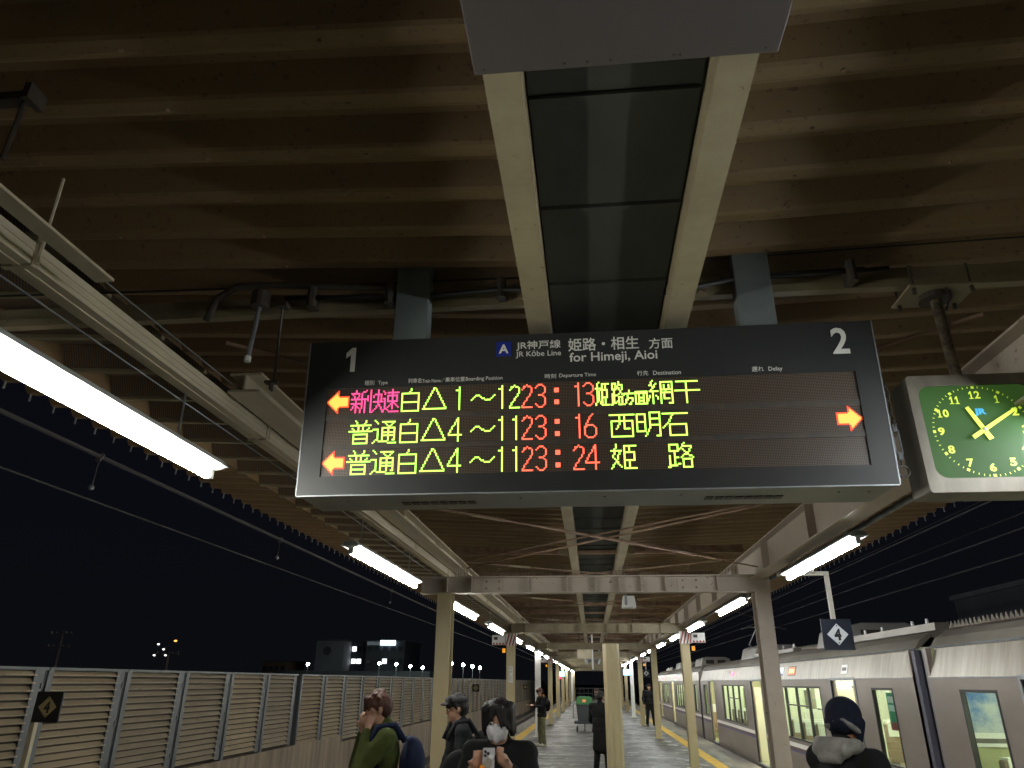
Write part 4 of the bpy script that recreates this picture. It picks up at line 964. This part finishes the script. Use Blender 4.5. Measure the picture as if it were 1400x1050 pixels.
for lb, x, y, h in (('tall utility pole with two crossarms at the far left', -45, 60, 5.6), ('smaller utility pole with one crossarm right of the tall one', -35.1, 60, 4.0)):
    t = thing('utility_pole', lb, 'utility pole', (x, y, -1.2)); MB().tube([(x, y, -1.2), (x, y, h)], .16, 8, r2=.1).build('pole', pole_m, t)
    for j, zz in enumerate((h-.25, h-1.3) if h > 5 else (h-.2,)):
        MB().box(x-1.0, x+1.0, y-.20, y-.10, zz-.05, zz+.05).build('crossarm', pole_m, t)
        for dx in (-.9, -.45, .45, .9): MB().tube([(x+dx, y-.15, zz+.05), (x+dx, y-.15, zz+.2)], .05, 6).build('insulator', galv, t)
# far right: dark building and the opposite platform roof with a corrugated edge
t = building('dark apartment block beyond the far right platform roof', 24.2, 34, 42, 10, 7.0, blk2, rows=2, cols=4)
t = thing('opposite_canopy', 'rusty corrugated roof edge of the opposite platform above the train', 'canopy', (10.5, 20, 3.3))
MB().box(9.5, 12.5, 14, 60, 3.10, 3.24).build('fascia', rust_m, t)
mb = MB(); y = 14.0
while y < 45:
    mb.add([(9.48, y, 3.24), (9.48, y+.09, 3.40), (9.48, y+.12, 3.40), (9.48, y+.21, 3.24), (9.50, y, 3.24), (9.50, y+.09, 3.40), (9.50, y+.12, 3.40), (9.50, y+.21, 3.24)], [(0,1,2,3),(7,6,5,4),(0,4,5,1),(1,5,6,2),(2,6,7,3)]); y += .21
mb.build('corrugated_edge', mat('corrugated_edge_metal', (.50, .44, .34), .5), t, kind='stuff')
for y in (18, 30, 42): MB().box(10.9, 11.1, y, y+.2, -1.15, 3.1).build('post', cream, t)
Bx('opposite_platform', conc, None, 9.2, 14, 5, 95, -1.15, -.05, kind='structure')

# ------------------------------------------------------------------ people
def cap_mesh(parts, vox, smooth_it=3):
    """parts: ('c',p0,p1,r0,r1) tapered capsule | ('e',centre,(rx,ry,rz)); joined to one continuous skin by voxel remesh"""
    mb = MB()
    for p in parts:
        if p[0] == 'c':
            a, b, r0, r1 = Vector(p[1]), Vector(p[2]), p[3], p[4]; n = 4
            mb.tube([a.lerp(b, i/n) for i in range(n+1)], r0, 12, r2=r1); mb.ball(a, r0, n=12, m=8); mb.ball(b, r1, n=12, m=8)
        else: mb.ball(p[1], 1, *p[2], n=16, m=12)
    me = bpy.data.meshes.new('tmp'); me.from_pydata(mb.v, [], mb.f)
    bm = bmesh.new(); bm.from_mesh(me); bmesh.ops.remove_doubles(bm, verts=bm.verts, dist=1e-5); bmesh.ops.recalc_face_normals(bm, faces=bm.faces); bm.to_mesh(me); bm.free()
    o = bpy.data.objects.new('tmp', me); COL.objects.link(o)
    r = o.modifiers.new('r', 'REMESH'); r.mode = 'VOXEL'; r.voxel_size = vox
    s = o.modifiers.new('s', 'SMOOTH'); s.iterations = smooth_it; s.factor = .5
    dg = bpy.context.evaluated_depsgraph_get(); out = bpy.data.meshes.new_from_object(o.evaluated_get(dg))
    bpy.data.objects.remove(o); bpy.data.meshes.remove(me)
    out.polygons.foreach_set('use_smooth', [True]*len(out.polygons)); out.materials.clear()
    return out
def mobj(name, me, m, parent, label=None):
    me.materials.append(m); o = bpy.data.objects.new(name, me); COL.objects.link(o); o.parent = parent
    if label: o['label'] = label
    return o
skin = mat('skin', (.48, .27, .18), .5); skin_r = mat('skin_flushed', (.50, .22, .13), .5)
lipm = mat('lips', (.38, .13, .10), .5); eyew = mat('eye_white', (.7, .68, .65), .3)
def hair_mat(n, c): return mat(n, c, .55, c2=tuple(x*.5 for x in c), scale=60, stretch=(1, 1, .12), bump=1.0, bscale=110, spec=.35)
hair_k = hair_mat('black_hair', (.012, .009, .008)); hair_b = hair_mat('brown_hair', (.06, .028, .016)); hair_g = hair_mat('brown_red_hair', (.10, .035, .02))
def fabric(n, c): return mat(n, c, .85, c2=tuple(x*.65 for x in c), scale=9, bump=1.0, bscale=11, spec=.25)
olive = fabric('olive_jacket', (.075, .095, .022)); blackf = fabric('black_fabric', (.010, .010, .011)); darkf = fabric('charcoal_fabric', (.016, .018, .021)); greyf = fabric('grey_hood', (.30, .29, .26))
khaki = fabric('khaki_trousers', (.17, .165, .09)); navyf = fabric('navy_bag', (.012, .020, .055)); whitef = fabric('white_mask', (.85, .84, .88)); orangef = fabric('orange_scarf', (.5, .2, .05)); navyknit = fabric('navy_knit', (.010, .013, .030))
shoe = mat('pale_shoe', (.45, .42, .32), .6); shoe_k = mat('black_shoe', (.015, .015, .015), .5)
def person(label, loc, rot, h, jacket, trousers, hairm, armR, armL, head_tilt=.0, puff=1.0, hair='short', shoes=shoe_k, coat=0.0, vox=.016, stance=.09, sk=skin, hood=None, broad=1.0, fingers=True):
    """faces -Y before rotation. armR/armL: (elbow, wrist) in units of h relative to the shoulder"""
    t = thing('person', label, 'person', loc, rot, 'people on the platform')
    P = lambda x, y, z: (x*h, y*h, z*h)
    sh = {1: P(.112*broad, 0, .815), -1: P(-.112*broad, 0, .815)}
    arms = {}
    for s, a in ((-1, armR), (1, armL)):
        b0 = Vector(sh[s]); e = b0+Vector(P(*a[0])); w = e+Vector(P(*a[1])); arms[s] = (b0, e, w)
    hd = Vector(P(0, -.012-head_tilt*.05, .925)); tilt = head_tilt
    # body: one continuous mesh
    parts = [('e', P(0, 0, .74), (.10*h, .065*h, .12*h)), ('e', P(0, 0, .60), (.085*h, .06*h, .10*h)), ('e', P(0, .005, .52), (.095*h, .07*h, .07*h)),
             ('c', P(0, .0, .82), tuple(hd-Vector(P(0, .0, .03))), .034*h, .033*h), ('c', sh[-1], sh[1], .035*h, .035*h)]
    for s in (-1, 1):
        k = P(s*stance*.8, -.012, .285); an = P(s*stance, .01, .045)
        parts += [('c', P(s*.05, 0, .50), k, .052*h, .034*h), ('c', k, an, .033*h, .021*h), ('c', (an[0], an[1]+.01*h, .022*h), (an[0]+s*.01*h, an[1]-.085*h, .018*h), .021*h, .018*h)]
        b0, e, w = arms[s]; parts += [('c', b0, e, .029*h, .023*h), ('c', e, w, .023*h, .016*h)]
        d = (w-e).normalized(); side = d.cross(Vector((0, 0, 1))); side = side.normalized() if side.length > .1 else Vector((1, 0, 0)); nn = side.cross(d)
        pc = w+d*.028*h; parts += [('c', w, pc+d*.012*h, .016*h, .021*h)]
        if fingers:
            for q, ln in ((-1.5, .030), (-.5, .036), (.5, .034), (1.5, .028)):
                f0 = pc+side*q*.0115*h+d*.018*h; f1 = f0+d*ln*.55*h+nn*.004*h; f2 = f1+d*ln*.35*h+nn*.016*h*1
                parts += [('c', f0, f1, .0058*h, .0054*h), ('c', f1, f2, .0054*h, .0046*h)]
            f0 = pc+side*s*-.018*h; parts += [('c', f0, f0+side*s*-.016*h+d*.018*h, .0068*h, .0058*h)]
    # head with nose, ears and chin
    R_ = Matrix.Rotation(tilt, 3, 'X')
    def hp(x, y, z): return tuple(hd+R_ @ Vector((x*h, y*h, z*h)))
    parts += [('e', hp(0, .005, .018), (.047*h, .056*h, .056*h)), ('e', hp(0, -.012, -.020), (.038*h, .040*h, .040*h)), ('c', hp(0, -.052, .010), hp(0, -.060, -.008), .005*h, .0075*h),
              ('e', hp(.048, .004, .0), (.007*h, .012*h, .018*h)), ('e', hp(-.048, .004, .0), (.007*h, .012*h, .018*h)), ('e', hp(0, -.040, -.045), (.018*h, .014*h, .012*h))]
    body = mobj('body', cap_mesh(parts, min(vox, .010 if fingers else vox), 2), sk, t)
    for s in (-1, 1):
        MB().ball(hp(s*.019, -.050, .008), .0085*h, 1.1, .5, .6, 8, 6).build('eye', eyew, t, local=True, smooth=True)
        MB().ball(hp(s*.019, -.0545, .008), .0042*h, 1, .5, 1, 8, 6).build('iris', sg_k, t, local=True, smooth=True)
        MB().tube([hp(s*.010, -.054, .021), hp(s*.030, -.049, .022)], .0028*h, 5).build('eyebrow', hairm, t, local=True)
    MB().ball(hp(0, -.0525, -.028), .012*h, 1.2, .35, .35, 8, 6).build('mouth', lipm, t, local=True, smooth=True)
    # clothes as slightly larger skins that end at neck, cuffs and hems
    g = .014*h+coat*.2*h*0
    cl = [('e', P(0, 0, .745), (.112*h*broad, .080*h, .118*h)), ('e', P(0, .003, .62), (.105*h*broad, .082*h, .12*h)), ('e', P(0, .004, .53), (.110*h*broad, .086*h, .075*h)), ('c', sh[-1], sh[1], .046*h, .046*h), ('c', P(0, .006, .80), P(0, .004, .858), .052*h, .042*h)]
    if coat: cl += [('c', P(-.035, .005, .50), P(-.04, .005, .50-coat), .075*h, .083*h), ('c', P(.035, .005, .50), P(.04, .005, .50-coat), .075*h, .083*h)]
    for s in (-1, 1):
        b0, e, w = arms[s]; cl += [('c', b0, e, .038*h*puff, .031*h*puff), ('c', e, e.lerp(w, .92), .031*h*puff, .023*h)]
        for q in (.3, .62, .9): cl.append(('e', tuple(b0.lerp(e, q)), (.036*h*puff, .036*h*puff, .026*h*puff)))
    if hood: pass
    mobj('jacket', cap_mesh(cl, vox, 3), jacket, t)
    tr = [('e', P(0, .004, .50), (.098*h, .075*h, .06*h))]
    for s in (-1, 1):
        k = P(s*stance*.8, -.012, .285); an = P(s*stance, .01, .05)
        tr += [('c', P(s*.05, 0, .49), k, .062*h, .046*h), ('c', k, an, .045*h, .036*h), ('e', P(s*stance, .005, .08), (.042*h, .044*h, .02*h))]
        mobj('shoe', cap_mesh([('c', (an[0], an[1]+.018*h, .026*h), (an[0]+s*.01*h, an[1]-.095*h, .020*h), .027*h, .022*h)], .012, 1), shoes, t)
    mobj('trousers', cap_mesh(tr, vox, 3), trousers, t)
    # hair
    if hair != 'none':
        H_ = []
        if hair in ('short', 'bob'):
            H_ += [('e', hp(0, .014, .028), (.053*h, .058*h, .053*h)), ('e', hp(0, .030, .005), (.050*h, .044*h, .052*h))]
            n = 9 if hair == 'short' else 0
            for i in range(n):   # fringe locks
                a = -1+2*i/(n-1); H_.append(('c', hp(a*.036, -.030, .062), hp(a*.044, -.054+abs(a)*.014, .026+(.006 if i % 2 else -.004)), .015*h, .007*h))
        if hair == 'bob':
            for s in (-1, 1):
                for (y_, z_) in ((-.030, -.020), (-.012, -.042), (.012, -.050), (.036, -.052)): H_.append(('c', hp(s*.042, y_*.6, .045), hp(s*.051, y_, z_), .021*h, .010*h))
                H_.append(('c', hp(s*.012, -.040, .060), hp(s*.035, -.056, .004), .013*h, .006*h)); H_.append(('c', hp(s*.018, -.038, .060), hp(s*.046, -.046, -.012), .013*h, .006*h))
            H_.append(('c', hp(.004, -.040, .062), hp(.018, -.060, .020), .012*h, .007*h)); H_.append(('c', hp(.018, -.058, .024), hp(.022, -.064, -.010), .008*h, .003*h)); H_.append(('c', hp(-.004, -.040, .062), hp(-.020, -.056, .026), .011*h, .006*h))
            H_.append(('e', hp(0, .034, -.020), (.050*h, .036*h, .045*h)))
        if hair == 'short':
            rnd = random.Random(3)
            for i in range(26):
                a = rnd.uniform(0, 6.28); b = rnd.uniform(.1, 1.3); x, y_, z_ = math.sin(b)*math.cos(a), math.sin(b)*math.sin(a), math.cos(b)
                if y_ < -.5 and z_ < .3: continue
                H_.append(('c', hp(x*.046, .014+y_*.050, .030+z_*.048), hp(x*.058+.004, .014+y_*.063, .024+z_*.058), .012*h, .006*h))
            for s in (-1, 1): H_.append(('c', hp(s*.045, -.008, .03), hp(s*.049, -.004, .002), .012*h, .006*h))
        mobj('hair', cap_mesh(H_, .009, 1), hairm, t)
    return t, P, hp, arms, cl
# --- green jacket, hands to the face
t, P, hp, arms, _ = person('person in olive green jacket with blue rucksack, hand over the face', (-1.68, 6.2, 0), rad(-68), 1.76, olive, blackf, hair_g, ((-.02, -.10, -.13), (.07, .01, .150)), ((.01, -.115, -.13), (-.07, .035, .165)), head_tilt=.42, sk=skin, broad=1.0, coat=.04, puff=1.18)
h = 1.74
mobj('rucksack', cap_mesh([('e', P(.02, .135, .70), (.095*h, .06*h, .12*h)), ('e', P(.02, .16, .63), (.085*h, .055*h, .07*h)), ('c', P(-.04, .12, .80), P(.06, .12, .80), .02*h, .02*h)], .016, 3), navyf, t)
for s in (-1, 1): MB().tube([P(s*.07, .09, .80), P(s*.078, .04, .868), P(s*.08, -.04, .86), P(s*.085, -.075, .78), P(s*.09, -.02, .68), P(s*.08, .08, .64)], .014*h, 8).build('rucksack_strap', navyf, t, local=True, smooth=True)
mobj('collar', cap_mesh([('c', P(-.05, .02, .85), P(.05, .02, .85), .026*h, .026*h), ('c', P(-.05, .02, .85), P(-.03, -.05, .845), .022*h, .018*h), ('c', P(.05, .02, .85), P(.03, -.05, .845), .022*h, .018*h)], .012, 2), olive, t)
MB().tube([tuple(arms[-1][1].lerp(arms[-1][0], .35)+Vector((-.075, -.03, 0))), tuple(arms[-1][1].lerp(arms[-1][0], .35)+Vector((-.085, -.034, 0)))], .035, 12).build('arm_patch', white_p, t, local=True)
# --- mask wearer with phone and bottle
t, P, hp, arms, _ = person('person in black with a white face mask looking at a phone', (-.62, 5.2, 0), rad(-4), 1.74, blackf, blackf, hair_k, ((-.045, -.08, -.145), (.085, -.10, .106)), ((.05, -.08, -.145), (-.085, -.10, .116)), head_tilt=.30, hair='bob', broad=.92)
h = 1.74
mobj('face_mask', cap_mesh([('e', hp(0, -.034, -.024), (.043*h, .034*h, .030*h)), ('c', hp(0, -.056, -.002), hp(0, -.054, -.048), .012*h, .014*h), ('c', hp(-.028, -.046, -.004), hp(-.024, -.042, -.044), .011*h, .012*h), ('c', hp(.028, -.046, -.004), hp(.024, -.042, -.044), .011*h, .012*h)], .008, 2), whitef, t)
for s in (-1, 1): MB().tube([hp(s*.036, -.036, -.010), hp(s*.052, .002, .006)], .0018*h, 4).build('mask_strap', whitef, t, local=True)
wr = (arms[-1][2]+arms[1][2])/2
q = wr+Vector((.005, -.095, .045)); phm = mat('phone_case_silver', (.40, .40, .42), .3, .4)
ph = MB().box(-.037, .037, -.005, .005, -.075, .075).build('phone', phm, t, local=True, bevel=.006); ph.location = q; ph.rotation_euler = (rad(-12), 0, rad(3))
for a, b in ((-.020, .052), (-.020, .030), (-.002, .042)): MB().tube([(a, -.005, b), (a, -.010, b)], .009, 10).build('camera_lens', sg_k, ph, local=True)
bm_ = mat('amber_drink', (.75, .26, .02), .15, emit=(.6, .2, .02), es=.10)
bt = MB().tube([(0, 0, 0), (0, 0, .02), (0, 0, .12), (0, 0, .15)], .033, 14).build('bottle', bm_, t, local=True, smooth=False); bt.location = wr+Vector((-.085, -.125, -.115)); bt.rotation_euler = (rad(-8), rad(30), 0)
MB().tube([(0, 0, .15), (0, 0, .185), (0, 0, .205)], .030, 14, r2=.014).build('bottle_neck', glass('clear_plastic', (.85, .8, .7)), bt, local=True); MB().tube([(0, 0, .205), (0, 0, .225)], .016, 12).build('bottle_cap', white_p, bt, local=True)
mobj('shoulder_bag', cap_mesh([('e', P(-.165, .05, .735), (.075*h, .06*h, .085*h)), ('e', P(-.20, .04, .65), (.07*h, .055*h, .10*h))], .016, 3), darkf, t)
# --- dark jacket and cap behind the first left post
t, P, hp, arms, _ = person('person in black padded jacket and grey cap, half hidden by the first left post', (-1.30, 7.6, 0), rad(-72), 1.72, darkf, blackf, hair_k, ((-.03, -.05, -.17), (.01, -.06, -.13)), ((.03, -.02, -.17), (0, -.05, -.14)), head_tilt=.2, broad=1.0, coat=.05)
h = 1.72
mobj('flat_cap', cap_mesh([('e', hp(0, .008, .048), (.060*h, .068*h, .032*h)), ('e', hp(0, -.062, .040), (.040*h, .028*h, .008*h))], .009, 1), fabric('grey_cap', (.045, .045, .05)), t)
mobj('rucksack', cap_mesh([('e', P(0, .13, .69), (.09*h, .06*h, .13*h)), ('e', P(0, .17, .64), (.07*h, .035*h, .06*h))], .016, 3), blackf, t)
for s in (-1, 1): MB().tube([P(s*.07, .09, .80), P(s*.078, .04, .872), P(s*.08, -.04, .862), P(s*.085, -.08, .77)], .013*h, 8).build('rucksack_strap', darkf, t, local=True, smooth=True)
MB().box(-.09, .09, .0, .05, -.14, 0).build('handbag', red_s, t, local=True, bevel=.02).location = arms[-1][2]+Vector((0, -.06, -.10))
# --- man standing with a phone by the white post
t, P, hp, arms, _ = person('person in black jacket and khaki trousers standing by the white post reading a phone', (-1.62, 24.7, 0), rad(-62), 1.66, blackf, khaki, hair_g, ((-.02, -.07, -.14), (.05, -.14, .01)), ((.02, -.07, -.14), (-.05, -.14, .02)), head_tilt=.5, shoes=shoe, broad=1.15)
MB().box(-.04, .04, -.005, .005, -.06, .06).build('phone', sg_k, t, local=True, bevel=.004).location = (arms[-1][2]+arms[1][2])/2+Vector((0, -.06, .02))
h = 1.66
mobj('rucksack', cap_mesh([('e', P(0, .125, .70), (.08*h, .055*h, .11*h))], .018, 2), blackf, t); mobj('scarf', cap_mesh([('c', P(-.03, .02, .86), P(.03, .02, .86), .03*h, .03*h), ('c', P(0, -.02, .86), P(0, .02, .86), .036*h, .036*h)], .014, 2), orangef, t)
# --- coat behind the centre column
t, P, hp, arms, _ = person('person in a long black coat standing half hidden behind the ribbed centre column', (.16, 17.3, 0), rad(150), 1.66, blackf, blackf, hair_k, ((-.04, -.03, -.17), (.03, -.09, -.06)), ((.04, -.03, -.17), (-.03, -.09, -.06)), head_tilt=.15, coat=.17, broad=1.2)
# --- far right person by the post
t, P, hp, arms, _ = person('person in dark clothes standing behind the third right post near the train', (2.62, 36.5, 0), rad(10), 1.78, blackf, blackf, hair_k, ((-.05, -.02, -.17), (.02, -.06, -.14)), ((.06, -.04, -.15), (.01, -.10, -.07)), head_tilt=.1, broad=1.2, vox=.02, fingers=False)
# --- knit cap person at the right, seen from behind and the side
t, P, hp, arms, _ = person('person in navy knit cap and black coat with grey hood near the train', (1.43, 4.75, 0), rad(125), 1.77, blackf, blackf, hair_k, ((-.05, -.07, -.15), (.06, -.12, .04)), ((.05, -.07, -.15), (-.06, -.12, .05)), head_tilt=.22, sk=skin_r, broad=.92, coat=.08, hair='none')
h = 1.77
mobj('knit_cap', cap_mesh([('e', hp(0, .008, .024), (.055*h, .063*h, .058*h)), ('e', hp(0, .018, .0), (.052*h, .053*h, .042*h)), ('c', hp(-.050, -.004, .005), hp(-.046, -.012, -.048), .020*h, .010*h), ('c', hp(.050, -.004, .005), hp(.046, -.012, -.048), .020*h, .010*h)], .009, 2), navyknit, t)
fl = cap_mesh([('c', hp(math.cos(a)*.051, .004+math.sin(a)*.056, -.010+.012*math.cos(3*a)), hp(math.cos(a+.5)*.051, .004+math.sin(a+.5)*.056, -.010+.012*math.cos(3*(a+.5))), .010*h, .010*h) for a in [i*.5+.2 for i in range(7)]], .008, 1)
mobj('cap_fleece', fl, fabric('grey_fleece', (.22, .21, .20)), t)
mobj('hood', cap_mesh([('c', P(-.045, .045, .868), P(.045, .045, .868), .020*h, .020*h), ('c', P(-.050, .062, .848), P(.050, .062, .848), .022*h, .022*h), ('c', P(-.030, .074, .825), P(.030, .074, .825), .016*h, .016*h), ('c', P(-.066, .03, .862), P(-.040, -.050, .835), .026*h, .018*h), ('c', P(.066, .03, .862), P(.040, -.050, .835), .026*h, .018*h)], .012, 3), greyf, t)
ph = MB().box(-.038, .038, -.005, .005, -.07, .07).build('phone', sg_k, t, local=True, bevel=.005); ph.location = (arms[-1][2]+arms[1][2])/2+Vector((0, -.07, .04)); ph.rotation_euler = (rad(-30), 0, 0)
